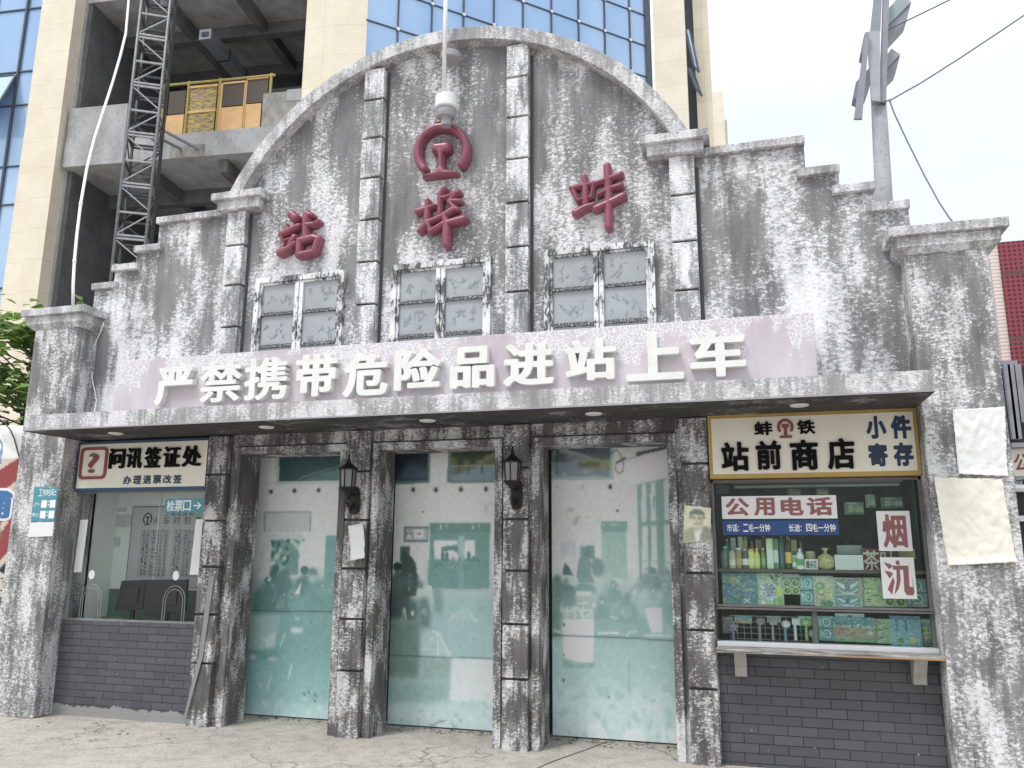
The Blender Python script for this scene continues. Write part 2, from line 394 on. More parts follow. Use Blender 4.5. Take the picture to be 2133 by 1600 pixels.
def iso_mesh(mb, X, Z, D, y_back, front, m=0):
    """fill the area where D > 0 (D in metres from the border), front(d) gives how far it stands out"""
    ny, nx = D.shape; V = []; idx = {}; F = []; edges = {}
    def vtx(key, x, z, d):
        if key not in idx: idx[key] = len(V); V.append((x, z, max(d, 0)))
        return idx[key]
    for j in range(ny-1):
        for i in range(nx-1):
            cs = [(i, j), (i+1, j), (i+1, j+1), (i, j+1)]; ds = [D[q[1], q[0]] for q in cs]
            if max(ds) <= 0: continue
            poly = []; brd = []
            for k in range(4):
                a, b = cs[k], cs[(k+1) % 4]; da, db = ds[k], ds[(k+1) % 4]
                if da > 0: poly.append(vtx(a, X[a[0]], Z[a[1]], da)); brd.append(0)
                if (da > 0) != (db > 0):
                    t = da/(da-db); key = (min(a, b), max(a, b))
                    poly.append(vtx(key, X[a[0]]+(X[b[0]]-X[a[0]])*t, Z[a[1]]+(Z[b[1]]-Z[a[1]])*t, 0)); brd.append(1 if da > 0 else 2)
            if len(poly) < 3: continue
            F.append(tuple(poly)); n = len(poly)
            for k in range(n):
                if brd[k] == 1 and brd[(k+1) % n] == 2: edges[(poly[k], poly[(k+1) % n])] = 1
    fv = [(x, y_back-front(d), z) for x, z, d in V]; n = len(fv)
    base = {}; W = []
    for a, b in edges:
        for q in (a, b):
            if q not in base: base[q] = n+len(base); 
    bv = [None]*len(base)
    for q, k in base.items(): bv[k-n] = (V[q][0], y_back, V[q][1])
    for a, b in edges: W.append((a, base[a], base[b], b))
    mb.grid(fv+bv, F+W, m)
def letter(mb, ch, x0, x1, z0, z1, y, depth, bold=.03, ax=1.0, n=64, m=0):
    """one character filling the box x0..x1, z0..z1, standing out from plane y"""
    P, T, S = outline(ch); g = bold*1.2+.02
    lo = P.min(0)-g; hi = P.max(0)+g
    step = max(hi-lo)/n; xs = np.arange(lo[0], hi[0]+step, step); zs = np.arange(lo[1], hi[1]+step, step)
    Q = np.array(np.meshgrid(xs, zs)).reshape(2, -1).T
    d = seg_dist(Q, S, ax); ins = in_tris(Q, P, T); d = np.where(ins, d, -d)+bold
    bl = P.min(0)-bold*np.array([ax, 1]); bh = P.max(0)+bold*np.array([ax, 1])
    sx = (x1-x0)/(bh[0]-bl[0]); sz = (z1-z0)/(bh[1]-bl[1])
    iso_mesh(mb, x0+(xs-bl[0])*sx, z0+(zs-bl[1])*sz, d.reshape(len(zs), len(xs)), y, lambda q: depth, m)
def word(mb, s, x0, x1, z0, z1, y, depth=.004, gap=.12, **k):
    w = (x1-x0)/(len(s)+gap*(len(s)-1))
    for i, ch in enumerate(s):
        if ch == ' ': continue
        a = x0+i*w*(1+gap)
        if ch in ':：': letter(mb, ':', a+w*.05, a+w*.2, z0+(z1-z0)*.1, z1-(z1-z0)*.25, y, depth, **k)
        elif ch == '一': letter(mb, ch, a, a+w, (z0+z1)/2-(z1-z0)*.06, (z0+z1)/2+(z1-z0)*.06, y, depth, **k)
        else: letter(mb, ch, a, a+w, z0, z1, y, depth, **k)
def brush(name, strokes, polys, ox, oy, sc, Y, base, puff, parent, n=110, arcs=()):
    """brush lettering traced as strokes (points with a half width each); puffed up towards the middle"""
    def W(q): v = at(ox+q[0]*sc, oy+q[1]*sc, Y-base); return np.array([v.x, v.z])
    k0 = W((0, 0)); k1 = W((100, 0)); mpp = np.linalg.norm(k1-k0)/100
    st = []
    for s in strokes:
        pts = [W(q) for q in s]; rr = [q[2]*mpp for q in s]
        for i in range(len(s)-1): st.append((pts[i], pts[i+1], rr[i], rr[i+1]))
    pp = [np.array([W(q) for q in p]) for p in polys]
    allp = np.array([q for a, b, r0, r1 in st for q in (a-max(r0, r1), a+max(r0, r1), b-max(r0, r1), b+max(r0, r1))]+[q for p in pp for q in p])
    lo = allp.min(0)-.02; hi = allp.max(0)+.02; step = max(hi-lo)/n
    xs = np.arange(lo[0], hi[0]+step, step); zs = np.arange(lo[1], hi[1]+step, step)
    Q = np.array(np.meshgrid(xs, zs)).reshape(2, -1).T; D = np.full(len(Q), -1e9)
    for a, b, r0, r1 in st:
        ab = b-a; t = np.clip(((Q-a) @ ab)/max(ab @ ab, 1e-9), 0, 1)
        D = np.maximum(D, r0+(r1-r0)*t-np.linalg.norm(Q-a-t[:, None]*ab, axis=1))
    for p in pp:
        S = np.array([(p[i], p[(i+1) % len(p)]) for i in range(len(p))]); d = seg_dist(Q, S)
        ins = np.zeros(len(Q), bool)
        for i in range(len(p)):
            a, b = p[i], p[(i+1) % len(p)]
            c = ((a[1] > Q[:, 1]) != (b[1] > Q[:, 1])) & (Q[:, 0] < (b[0]-a[0])*(Q[:, 1]-a[1])/(b[1]-a[1]+1e-12)+a[0]); ins ^= c
        D = np.maximum(D, np.where(ins, d, -d))
    lip = .008; w = .038
    def front(d):
        if d < lip: return base
        q = min((d-lip)/w, 1); return base+.004+puff*math.sqrt(max(0, 1-(1-q)**2))
    mb = MB(); iso_mesh(mb, xs, zs, D.reshape(len(zs), len(xs)), Y, front)
    return mb

# ---------------------------------------------------------------- helpers: printed pictures (colours held by the mesh)
def homog(src, dst):
    A = []
    for (x, y), (u, v) in zip(src, dst):
        A.append([x, y, 1, 0, 0, 0, -u*x, -u*y, -u]); A.append([0, 0, 0, x, y, 1, -v*x, -v*y, -v])
    _, _, vt = np.linalg.svd(np.array(A)); return vt[-1].reshape(3, 3)
def blur(a, k):
    for _ in range(2):
        for ax in (0, 1):
            p = np.pad(a, [(k, k) if i == ax else (0, 0) for i in range(a.ndim)], mode='edge')
            c = np.cumsum(p, axis=ax); z = np.zeros_like(np.take(c, [0], axis=ax)); c = np.concatenate([z, c], axis=ax)
            L = a.shape[ax]; a = (np.take(c, range(2*k+1, 2*k+1+L), axis=ax)-np.take(c, range(0, L), axis=ax))/(2*k+1)
    return a
class Print:
    """a picture painted on a sheet; corners (tl, tr, br, bl) are the sheet's corners in the tracing"""
    def __init__(s, corners, nx, ny, bg):
        s.nx, s.ny = nx, ny; H = homog([(0, 0), (1, 0), (1, 1), (0, 1)], corners)
        S, T = np.meshgrid(np.linspace(0, 1, nx), np.linspace(0, 1, ny)); q = np.stack([S, T, np.ones_like(S)], -1) @ H.T
        s.S, s.T = S, T; s.u = q[..., 0]/q[..., 2]; s.v = q[..., 1]/q[..., 2]; s.c = np.zeros((ny, nx, 3))+np.array(bg, float)
    def put(s, m, c, a=1.0):
        m = (m.astype(float)*a)[..., None]; s.c = s.c*(1-m)+np.array(c, float)*m; return s
    def mask(s, p):
        m = np.zeros(s.u.shape, bool)
        for i in range(len(p)):
            a, b = p[i], p[(i+1) % len(p)]
            m ^= ((a[1] > s.v) != (b[1] > s.v)) & (s.u < (b[0]-a[0])*(s.v-a[1])/(b[1]-a[1]+1e-12)+a[0])
        return m
    def poly(s, p, c, a=1.0, soft=0):
        m = s.mask(p).astype(float)
        if soft: m = blur(m, soft)
        return s.put(m, c, a)
    def ell(s, x, y, rx, ry, c, a=1.0, soft=0):
        m = (((s.u-x)/rx)**2+((s.v-y)/ry)**2 < 1).astype(float)
        if soft: m = blur(m, soft)
        return s.put(m, c, a)
    def line(s, pts, w, c, a=1.0):
        d = np.full(s.u.shape, 1e9)
        for (x0, y0), (x1, y1) in zip(pts, pts[1:]):
            L = max((x1-x0)**2+(y1-y0)**2, 1e-9); t = np.clip(((s.u-x0)*(x1-x0)+(s.v-y0)*(y1-y0))/L, 0, 1)
            d = np.minimum(d, np.hypot(s.u-x0-t*(x1-x0), s.v-y0-t*(y1-y0)))
        return s.put(np.clip((w-d)/max(w*.5, .3)+.5, 0, 1), c, a)
    def noise(s, amp, k, seed=1):
        r = np.random.default_rng(seed).normal(size=s.u.shape); r = blur(r, k); r /= r.std()+1e-9; s.c += (r*amp)[..., None]; return s
    def blotch(s, c, k, thr, a, seed, m=None):
        r = np.random.default_rng(seed).normal(size=s.u.shape); r = blur(r, k); r /= r.std()+1e-9
        q = np.clip((r-thr)*2.5, 0, 1)
        if m is not None: q = q*m
        return s.put(q, c, a)
    def build(s, name, mat, fn, parent=None, thick=.006, gain=1.0):
        V = [fn(s.S[j, i], s.T[j, i]) for j in range(s.ny) for i in range(s.nx)]; nx, ny = s.nx, s.ny
        F = [(j*nx+i, (j+1)*nx+i, (j+1)*nx+i+1, j*nx+i+1) for j in range(ny-1) for i in range(nx-1)]
        n = len(V); rim = [i for i in range(nx)]+[j*nx+nx-1 for j in range(1, ny)]+[(ny-1)*nx+i for i in range(nx-2, -1, -1)]+[j*nx for j in range(ny-2, 0, -1)]
        nrm = (Vector(V[nx*(ny-1)])-Vector(V[0])).cross(Vector(V[nx-1])-Vector(V[0])).normalized()
        V2 = [tuple(Vector(V[k])-nrm*thick) for k in rim]; k = len(rim)
        F += [(rim[i], rim[(i+1) % k], n+(i+1) % k, n+i) for i in range(k)]+[tuple(range(n, n+k))]
        mb = MB(); mb.grid(V+V2, F); o = mb.build(name, mat, parent, recalc=False)
        c = np.clip(s.c, 0, 255)/255; c = np.minimum(np.where(c <= .04045, c/12.92, ((c+.055)/1.055)**2.4)*gain, .85)
        full = np.concatenate([c.reshape(-1, 3), np.array([c.reshape(-1, 3)[q] for q in rim])]); full = np.concatenate([full, np.ones((len(full), 1))], 1)
        at_ = o.data.color_attributes.new('print', 'FLOAT_COLOR', 'POINT'); at_.data.foreach_set('color', full.astype(np.float32).ravel())
        return o
def sheet(x0, x1, z0, z1, y):        # upright sheet facing the street
    return lambda s, t: (x0+(x1-x0)*s, y, z1+(z0-z1)*t)

# ================================================================ the ground
mb = MB(); mb.grid([(-70, -70, 0), (70, -70, 0), (70, 70, 0), (-70, 70, 0)], [(0, 1, 2, 3)])
o = mb.build('ground', M['ground']); o['kind'] = 'structure'
o = MB().tube([at(1275, 1547, .3) if 0 else (1.42, .55, 0.0), (1.30, .2, .0), (1.12, -.25, .0), (.95, -.85, .0), (.7, -1.6, .0)], .006, 5).build('ground_joint', M['groove']); o['kind'] = 'structure'

# ================================================================ the station building
ST = thing('station_building', 'old grey railway station front with arched gable and peeling whitewash', 'station', (0, 0, 0))
CX, CZ, RO, RI = 0.0, 4.045, 2.612, 2.475
def arc(r, a0, a1, n): return [(CX+r*math.cos(a0+(a1-a0)*i/n), CZ+r*math.sin(a0+(a1-a0)*i/n)) for i in range(n+1)]
# gable wall
a0 = math.asin((5.10-CZ)/2.52)
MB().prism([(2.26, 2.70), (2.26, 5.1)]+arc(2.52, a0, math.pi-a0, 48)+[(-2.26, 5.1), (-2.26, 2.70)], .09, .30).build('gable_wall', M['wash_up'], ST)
mb = MB(); n = 64; b0 = math.asin((5.06-CZ)/RO)
O = arc(RO, b0, math.pi-b0, n); I = arc(RI, b0, math.pi-b0, n); V = []
for (xo, zo), (xi, zi) in zip(O, I): V += [(xo, -.04, zo), (xi, -.04, zi), (xo, .36, zo), (xi, .36, zi)]
F = []
for i in range(n): a = 4*i; b = a+4; F += [(a, b, b+1, a+1), (a, a+2, b+2, b), (a+1, b+1, b+3, a+3), (a+2, a+3, b+3, b+2)]
F += [(0, 1, 3, 2), (4*n, 4*n+2, 4*n+3, 4*n+1)]
mb.grid(V, F).build('arch_rim', M['wash_trim'], ST, bevel=.006)
# stepped side walls with their caps
steps = [(3.29, 5.01), (3.548, 4.71), (3.81, 4.52), (4.054, 4.33)]
for sgn in (1, -1):
    poly = [(sgn*2.26, 2.70), (sgn*2.26, 5.01)]
    for i, (x, z) in enumerate(steps):
        poly += [(sgn*x, z)] + ([(sgn*x, steps[i+1][1])] if i < 3 else [])
    poly += [(sgn*4.054, 2.70)]
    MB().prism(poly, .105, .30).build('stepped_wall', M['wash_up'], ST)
    for x0, x1, z in ((2.35, 3.295, 5.012), (3.215, 3.553, 4.712), (3.485, 3.815, 4.522), (3.74, 4.058, 4.332)):
        MB().box(min(sgn*x0, sgn*x1), max(sgn*x0, sgn*x1), .05, .34, z, z+.072).build('step_cap', M['wash_trim'], ST, bevel=.005)
# upper pilasters: stacks of blocks with dark joints
g_in = [3.885, 4.315, 4.75, 5.19, 5.62, 6.04]; g_out = [3.77, 4.21, 4.64]
for xc in (-2.255, -.752, .757, 2.262):
    gs = g_in if abs(xc) < 1 else g_out; top = 6.395 if abs(xc) < 1 else 5.02; zs = [2.70]+gs+[top]
    mb = MB(); mb.box(xc-.10, xc+.10, .03, .13, 2.70, top-.01, 1)
    for a, b in zip(zs, zs[1:]):
        mb.box(xc-.108, xc+.108, 0, .02+.06, a+.011, b-.011, 0)
    mb.box(xc+.108, xc+.140, .086, .12, 2.72, top-(.10 if xc > 0 else .02), 1)
    mb.build('upper_pilaster', [M['wash_quoin'], M['groove']], ST, bevel=.006)
for sgn in (-1, 1):
    mb = MB(); mb.box(sgn*2.212-.297, sgn*2.212+.297, -.10, .32, 5.115, 5.192); mb.box(sgn*2.212-.245, sgn*2.212+.245, -.055, .30, 5.013, 5.115)
    mb.build('pilaster_cap', M['wash_trim'], ST, bevel=.006)
# end pillars and their caps
for sgn in (-1, 1):
    x0, x1 = sorted((sgn*3.95, sgn*4.51))
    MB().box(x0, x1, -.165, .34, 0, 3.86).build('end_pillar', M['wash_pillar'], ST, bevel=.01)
    c = sgn*4.245; mb = MB(); mb.box(c-.415, c+.415, -.235, .42, 3.99, 4.068); mb.box(c-.36, c+.36, -.20, .40, 3.90, 3.99)
    mb.grid([(c-.36, -.20, 3.90), (c+.36, -.20, 3.90), (c+.36, .40, 3.90), (c-.36, .40, 3.90), (c-.29, -.168, 3.85), (c+.29, -.168, 3.85), (c+.29, .36, 3.85), (c-.29, .36, 3.85)],
            [(0, 1, 5, 4), (1, 2, 6, 5), (2, 3, 7, 6), (3, 0, 4, 7), (4, 5, 6, 7)])
    mb.build('pillar_cap', M['wash_trim'], ST, bevel=.007)
# canopy with recessed lights
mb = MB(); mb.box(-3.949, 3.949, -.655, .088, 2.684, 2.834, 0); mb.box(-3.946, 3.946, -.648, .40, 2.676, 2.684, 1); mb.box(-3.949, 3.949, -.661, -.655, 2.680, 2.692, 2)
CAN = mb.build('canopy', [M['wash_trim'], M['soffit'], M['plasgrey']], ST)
for x in (-3.16, -1.5, .07, 1.51, 3.08):
    d = MB().lathe((x, -.35, 2.664), [(.05, 0), (.066, .004), (.07, .012)], 20).build('downlight', M['plaswhite'], CAN)
# lower storey: piers, lintel, door frames
mb = MB()
for x0, x1 in ((-2.365, -2.025), (-.955, -.555), (.555, .955), (2.05, 2.385)): mb.box(x0, x1, .075, .39, 0, 2.676)
for x0, x1 in ((-2.025, -.955), (-.555, .555), (.955, 2.05)): mb.box(x0, x1, .075, .39, 2.485, 2.676)
mb.build('door_wall', M['wash_low'], ST)
gl = [.55, .985, 1.42, 1.85, 2.29]
for xc in (-2.255, -.752, .757, 2.268):
    mb = MB(); zs = [0]+gl+[2.676]; mb.box(xc-.10, xc+.10, .03, .12, 0, 2.67, 1)
    for a, b in zip(zs, zs[1:]): mb.box(xc-.110, xc+.110, 0, .073, a+(.010 if a else -.02), b-.010, 0)
    mb.build('pilaster', [M['wash_low'], M['groove']], ST, bevel=.006)
for x0, x1 in ((-2.025, -.955), (-.555, .555), (.955, 2.05)):
    mb = MB(); w = .068
    mb.box(x0-w, x0, .045, .074, 0, 2.485+w); mb.box(x1, x1+w, .045, .074, 0, 2.485+w); mb.box(x0, x1, .045, .074, 2.487, 2.485+w)
    mb.box(x0-w, x1+w, .062, .0745, 2.485+w+.003, 2.485+w+.014, 1)
    mb.build('door_frame', [M['wash_low'], M['groove']], ST, bevel=.004)
MB().box(-4.2, 4.2, 1.35, 1.40, 0, 2.676).build('inner_wall', M['dark_in'], ST)
MB().box(-2.40, 2.40, .72, .74, 0, 2.676).build('inner_wall', M['dark_in'], ST)
MB().box(-4.2, 4.2, .45, 1.35, 2.66, 2.70).build('inner_ceiling', M['dark_in'], ST)
MB().box(-3.95, -2.365, .06, .30, -.02, .885).build('brick_wall', M['brick_l'], ST)
MB().box(2.385, 3.95, .075, .30, -.02, .850).build('brick_wall', M['brick_r'], ST)

# gable windows
def leaf(mb, x, z, a, L, y):
    y -= abs(math.sin(a*37.1+x*91))*.003+.0002; d = np.array([math.cos(a), math.sin(a)]); p = np.array([-d[1], d[0]])*L*.13; b = np.array([x, z])
    q = [b, b+d*L*.4+p, b+d*L, b+d*L*.4-p]; mb.face([(v[0], y, v[1]) for v in q], 1)
def gable_window(xc, seed):
    rr = random.Random(seed); x0, x1, z0, z1 = xc-.497, xc+.497, 3.34, 4.268
    mb = MB()
    mb.box(x0, x0+.052, .035, .092, z0, z1); mb.box(x1-.052, x1, .035, .092, z0, z1); mb.box(x0+.052, x1-.052, .035, .092, z1-.056, z1)
    mb.box(x0+.054, x0+.078, .052, .09, z0, z1-.058); mb.box(x1-.078, x1-.054, .052, .09, z0, z1-.058); mb.box(x0+.078, x1-.078, .052, .09, z1-.080, z1-.058)
    mb.box(xc-.045, xc-.003, .044, .092, z0, z1-.058); mb.box(xc+.003, xc+.045, .050, .092, z0, z1-.058)
    w = mb.build('window', M['frame'], ST, bevel=.003)
    for a, b in ((x0+.078, xc-.046), (xc+.046, x1-.078)):
        for z in (3.885, 3.553): MB().box(a, b, .050+.003*(a > xc), .089, z-.017, z+.017).build('glazing_bar', M['bar'], w, bevel=.003)
    for a, b in ((x0+.076, xc-.044), (xc+.044, x1-.076)):
        for c, d in ((3.90, z1-.078), (3.57, 3.868), (3.35, 3.536)):
            mb = MB(); mb.box(a, b, .074, .0885, c, d, 0); y = .0735
            for k in range(6 if d-c > .2 else 0):
                x = rr.uniform(a+.06, b-.06); z = rr.uniform(c+.05, d-.08); a0 = rr.uniform(-.6, .6)
                for q in range(rr.randint(3, 6)):
                    ang = -1.57+a0+rr.uniform(-1.0, 1.0)+(math.pi if rr.random() < .4 else 0)
                    leaf(mb, x+rr.uniform(-.015, .015), z+rr.uniform(-.015, .015), ang, rr.uniform(.035, .062), y)
            mb.build('pane', [M['pane'], M['leaf_print']], w, recalc=False)
for i, xc in enumerate((-1.5, 0.0, 1.5)): gable_window(xc, 20+i)

# ================================================================ slogan board over the canopy
SB = thing('slogan_board', 'long mauve board over the canopy with big white Chinese characters', 'sign board', (0, -.36, 2.834))
MB().box(-3.226, 3.226, -.36, .088, 2.836, 3.392).build('board', M['mauve'], SB, bevel=.004)
for ch, (x0, x1, z1, z0) in zip('严禁携带危险品进站上车', [(-2.69, -2.275, 3.276, 2.913), (-2.193, -1.751, 3.306, 2.913), (-1.718, -1.272, 3.309, 2.913), (-1.19, -.776, 3.309, 2.92), (-.71, -.283, 3.296, 2.90), (-.221, .212, 3.303, 2.933), (.294, .689, 3.283, 2.925), (.768, 1.20, 3.28, 2.92), (1.297, 1.715, 3.281, 2.937), (1.792, 2.244, 3.301, 2.91), (2.293, 2.712, 3.286, 2.911)]):
    mb = MB(); letter(mb, ch, x0, x1, z0, z1, -.361, .068, bold=.020 if ch in '禁携' else .029, ax=1.45, n=84); mb.build('character', M['letter_white'], SB)

# ================================================================ red brush characters and the railway emblem
YB = .09
zhan = [[(530, 300, 92), (610, 380, 100)], [(290, 780, 72), (480, 690, 78), (700, 580, 70)], [(420, 560, 42), (450, 660, 60)],
        [(290, 800, 55), (330, 930, 42), (380, 1040, 42)], [(600, 850, 78), (520, 985, 72), (480, 1030, 60)], [(270, 1210, 95), (430, 1140, 85), (620, 990, 60)], [(340, 950, 38), (480, 890, 50)],
        [(900, 300, 95), (870, 560, 78), (870, 850, 78)], [(900, 290, 70), (1020, 320, 55)], [(880, 560, 72), (1060, 540, 62), (1180, 470, 52)],
        [(730, 930, 85), (1050, 850, 78), (1190, 870, 60)], [(1170, 890, 72), (1060, 1190, 78)], [(1060, 1190, 70), (720, 1270, 78)], [(720, 940, 75), (710, 1250, 82)]]
bu = [[(115, 415, 40), (220, 385, 36), (330, 345, 24)], [(240, 285, 32), (235, 400, 40), (230, 580, 42)], [(150, 650, 40), (240, 560, 42), (440, 470, 36)], [(250, 580, 38), (275, 665, 34), (430, 575, 40), (690, 505, 44)],
      [(440, 140, 38), (395, 220, 34), (393, 450, 32)], [(400, 255, 30), (500, 235, 32), (620, 180, 38)], [(590, 200, 34), (515, 290, 36), (640, 290, 30)], [(510, 300, 36), (570, 370, 34), (605, 395, 34)], [(560, 390, 40), (500, 430, 42), (440, 470, 38)],
      [(440, 460, 36), (470, 560, 46), (472, 700, 48), (472, 830, 42)]]
bang = [[(265, 270, 36), (272, 400, 40), (275, 580, 42)], [(115, 400, 34), (330, 360, 30), (380, 345, 34)], [(125, 410, 30), (185, 545, 27)], [(370, 350, 26), (345, 505, 24)], [(185, 548, 25), (350, 505, 24)],
        [(160, 690, 46), (270, 625, 40), (370, 595, 34)], [(530, 145, 44), (545, 500, 44), (545, 850, 44)], [(350, 360, 26), (500, 310, 32), (690, 240, 36)], [(430, 478, 26), (550, 410, 32), (690, 370, 36)], [(390, 640, 42), (560, 565, 42), (715, 490, 44)]]
T0 = []
for i in range(29):
    a = R(222)-R(257)*i/28; T0.append((750+475*math.cos(a), 790-478*math.sin(a)-.055*(475*math.cos(a)), 74))
emb_s = [T0, [(690, 245, 55), (850, 215, 50)]]
emb_p = [[(560, 690), (600, 650), (880, 620), (930, 650), (925, 780), (800, 850), (785, 1100), (830, 1165), (1060, 1180), (1065, 1250), (370, 1330), (385, 1265), (620, 1190), (680, 1110), (675, 870), (640, 830), (560, 815)]]
for nm, s, p, ox, oy, sc, lb in (('raised_character', zhan, [], 560, 420, 140/1600, 'crimson raised character on the gable between the left cap and the emblem'),
                                 ('raised_character', bu, [], 850, 370, 140/833, 'crimson raised character directly beneath the railway emblem'),
                                 ('raised_character', bang, [], 1170, 320, 150/840, 'crimson raised character with one long vertical stroke above the right gable window')):
    o = brush(nm, s, p, ox, oy, sc, YB, .075, .030, None).build(nm, M['crimson']); tag(o, lb, 'character', 'crimson station name characters on the gable')
o = brush('railway_emblem', emb_s, emb_p, 840, 230, 170/1600, YB, .085, .030, None, 130).build('railway_emblem', M['crimson'])
tag(o, 'crimson railway emblem, an open ring round a rail section, high on the gable', 'emblem')
# lamp pole above the emblem
LP = thing('lamp_pole', 'thin white pole with grey lamp housing hanging above the crimson emblem', 'lamp pole', (.065, -.15, 5.60))
MB().tube([(.066, -.15, 5.86), (.058, -.15, 7.6)], .021, 10).build('pole', M['plaswhite'], LP, smooth=True)
MB().lathe((.093, -.06, 6.285), [(.085, 0), (.100, .012), (.100, .075), (.085, .085)], 24).build('bracket_disc', M['plasgrey'], LP)
MB().lathe((.088, -.13, 5.72), [(.096, 0), (.108, .012), (.108, .125), (.09, .14), (.03, .15)], 24).build('lamp_housing', M['plaswhite'], LP)
MB().lathe((.088, -.13, 5.58), [(.05, -.03), (.05, .04), (.085, .055), (.092, .09), (.09, .139)], 24).build('lamp_neck', M['plasgrey'], LP)
def pix(x, y, z):
    v = np.array([x, y, z])-CAM; d = v @ _f; return (1066.5+FOC*(v @ _r)/d, 800-FOC*(v @ _u)/d)
def corners(x0, x1, z0, z1, y): return [pix(x0, y, z1), pix(x1, y, z1), pix(x1, y, z0), pix(x0, y, z0)]
def tiny(mb, s, x0, x1, z0, z1, y, m=0, gap=.1):
    """small flat print, straight from the font outlines"""
    w = (x1-x0)/(len(s)+gap*(len(s)-1))
    for i, ch in enumerate(s):
        if ch == ' ': continue
        P, T, S = outline(ch); lo, hi = P.min(0), P.max(0); a = x0+i*w*(1+gap)
        if ch in '.:': xa, xb, za, zb = a+w*.3, a+w*.55, z0, z0+(z1-z0)*(.22 if ch == '.' else .7)
        elif ch in '一': xa, xb, za, zb = a, a+w, z0+(z1-z0)*.44, z0+(z1-z0)*.54
        elif ch in '1': xa, xb, za, zb = a+w*.25, a+w*.75, z0, z1
        else: xa, xb, za, zb = a, a+w, z0, z1
        q = [(xa+(p[0]-lo[0])/(hi[0]-lo[0]+1e-9)*(xb-xa), y, za+(p[1]-lo[1])/(hi[1]-lo[1]+1e-9)*(zb-za)) for p in P]
        mb.grid(q, [tuple(t) for t in T], m)

# ================================================================ printed door panels
def door_base(x0, x1, seed):
    y = .60; pr = Print(corners(x0, x1, .012, 2.56, y), 150, 300, (222, 226, 224))
    return pr, y
def crowd(p, T, k, xs, ys, n, seed, tones, r0=9, r1=17):
    rr = random.Random(seed); L = sorted((rr.uniform(*ys), rr.uniform(*xs)) for _ in range(n))
    for yv, xv in L:
        r = rr.uniform(r0, r1); c = rr.choice(tones); w = r*rr.uniform(1.7, 2.5); h = r*rr.uniform(3.5, 6)
        p.poly([T(xv-w, yv+h), T(xv-w*.95, yv+r*1.9), T(xv-r*.6, yv+r*1.05), T(xv+r*.6, yv+r*1.05), T(xv+w, yv+r*2.0), T(xv+w*1.05, yv+h)], c, .8, 1)
        p.ell(*T(xv, yv), k*r*.86, k*r*1.12, tuple(q*.9 for q in c), .85, 1)
        if rr.random() < .4: p.ell(*T(xv+rr.uniform(-3, 3), yv+r*.3), k*r*.5, k*r*.6, tuple(min(235, q*1.5) for q in c), .7)
        if rr.random() < .5: a = rr.uniform(-w, w); p.line([T(xv+a, yv+h*.5), T(xv+a+rr.uniform(-8, 8), yv+h*.85)], .7, (222, 234, 231), .7)
def door_done(pr, x0, x1, y, seam, extra=None):
    pr.c = np.stack([blur(pr.c[..., q], 1)*.5+pr.c[..., q]*.5 for q in range(3)], -1)
    h = (.05+.10*np.clip((pr.v-1120)/120, 0, 1))[..., None]; pr.c = pr.c*(1-h)+np.array((222, 234, 231))*h; g = pr.c.mean(-1, keepdims=True); pr.c = g+(pr.c-g)*.86
    pr.noise(2.6, 1, 5); o = pr.build('door_panel', M['print'], sheet(x0, x1, .012, 2.56, y), ST, .012, 1.08)
    return o
# left door: a picture of a bridge, a stall board, people on benches
x0, x1 = -2.172, -.86; p, y = door_base(x0, x1, 1); k = .3748
def T(a, b): return (500+k*a, 920+k*b)
def TP(l): return [T(a, b) for a, b in l]
teal = (118, 176, 170); dteal = (62, 104, 100); lteal = (168, 206, 202)
fade = np.clip((p.v-T(0, 690)[1])/70, 0, 1); p.put(fade, teal); p.put(np.clip((p.v-T(0, 1180)[1])/110, 0, 1), (150, 202, 198), .8); p.put(np.clip((p.v-T(0, 1430)[1])/30, 0, 1), (188, 222, 220), .8)
p.poly(TP([(195, 60), (600, 60), (600, 235), (200, 242)]), (196, 206, 203)); p.poly(TP([(219, 60), (600, 60), (600, 212), (217, 221)]), (44, 84, 82))
p.poly(TP([(340, 185), (600, 120), (600, 212), (320, 215)]), (92, 140, 136), .7)
for a, b in ((120, 95), (168, 140), (190, 160)): p.line(TP([(335, a+25), (600, b-35)]), 1.0, (28, 62, 60))
for i in range(12): p.line(TP([(335+i*22, 146-i*5), (346+i*22, 190-i*6), (357+i*22, 142-i*5)]), .6, (28, 62, 60))
p.line(TP([(438, 160), (432, 212)]), 1.4, (60, 110, 108)); p.line(TP([(450, 160), (460, 212)]), 1.4, (60, 110, 108))
for a, b in ((172, 278), (303, 273), (436, 270), (560, 268)): p.ell(*T(a, b), 7.5, 7.5, (196, 203, 202)); p.ell(*T(a, b), 6.5, 6.5, (226, 230, 228)); p.ell(*T(a, b), 4, 4.4, (56, 62, 62))
p.poly(TP([(130, 393), (394, 390), (390, 500), (134, 503)]), (196, 206, 203)); p.line(TP([(136, 500), (136, 394), (392, 392), (390, 500)]), .8, (110, 120, 118))
p.poly(TP([(140, 515), (350, 512), (345, 760), (90, 760)]), (204, 213, 210)); m = p.mask(TP([(175, 545), (362, 540), (352, 600), (325, 738), (165, 738)]))
p.put(m, (120, 168, 158)); p.blotch((52, 110, 98), 2, .1, .9, 3, m); p.blotch((206, 222, 216), 2, .5, .9, 4, m)
p.poly(TP([(285, 600), (320, 605), (322, 700), (250, 745), (270, 660)]), (110, 160, 152)); p.poly(TP([(332, 565), (362, 545), (356, 760), (326, 765)]), (224, 230, 228))
p.poly(TP([(476, 522), (600, 520), (600, 770), (466, 770)]), (112, 172, 168))
for a, b, r in ((198, 705, 20), (152, 770, 17), (358, 715, 22), (185, 745, 22)): p.ell(*T(a, b), k*r, k*r*1.15, (70, 118, 114))
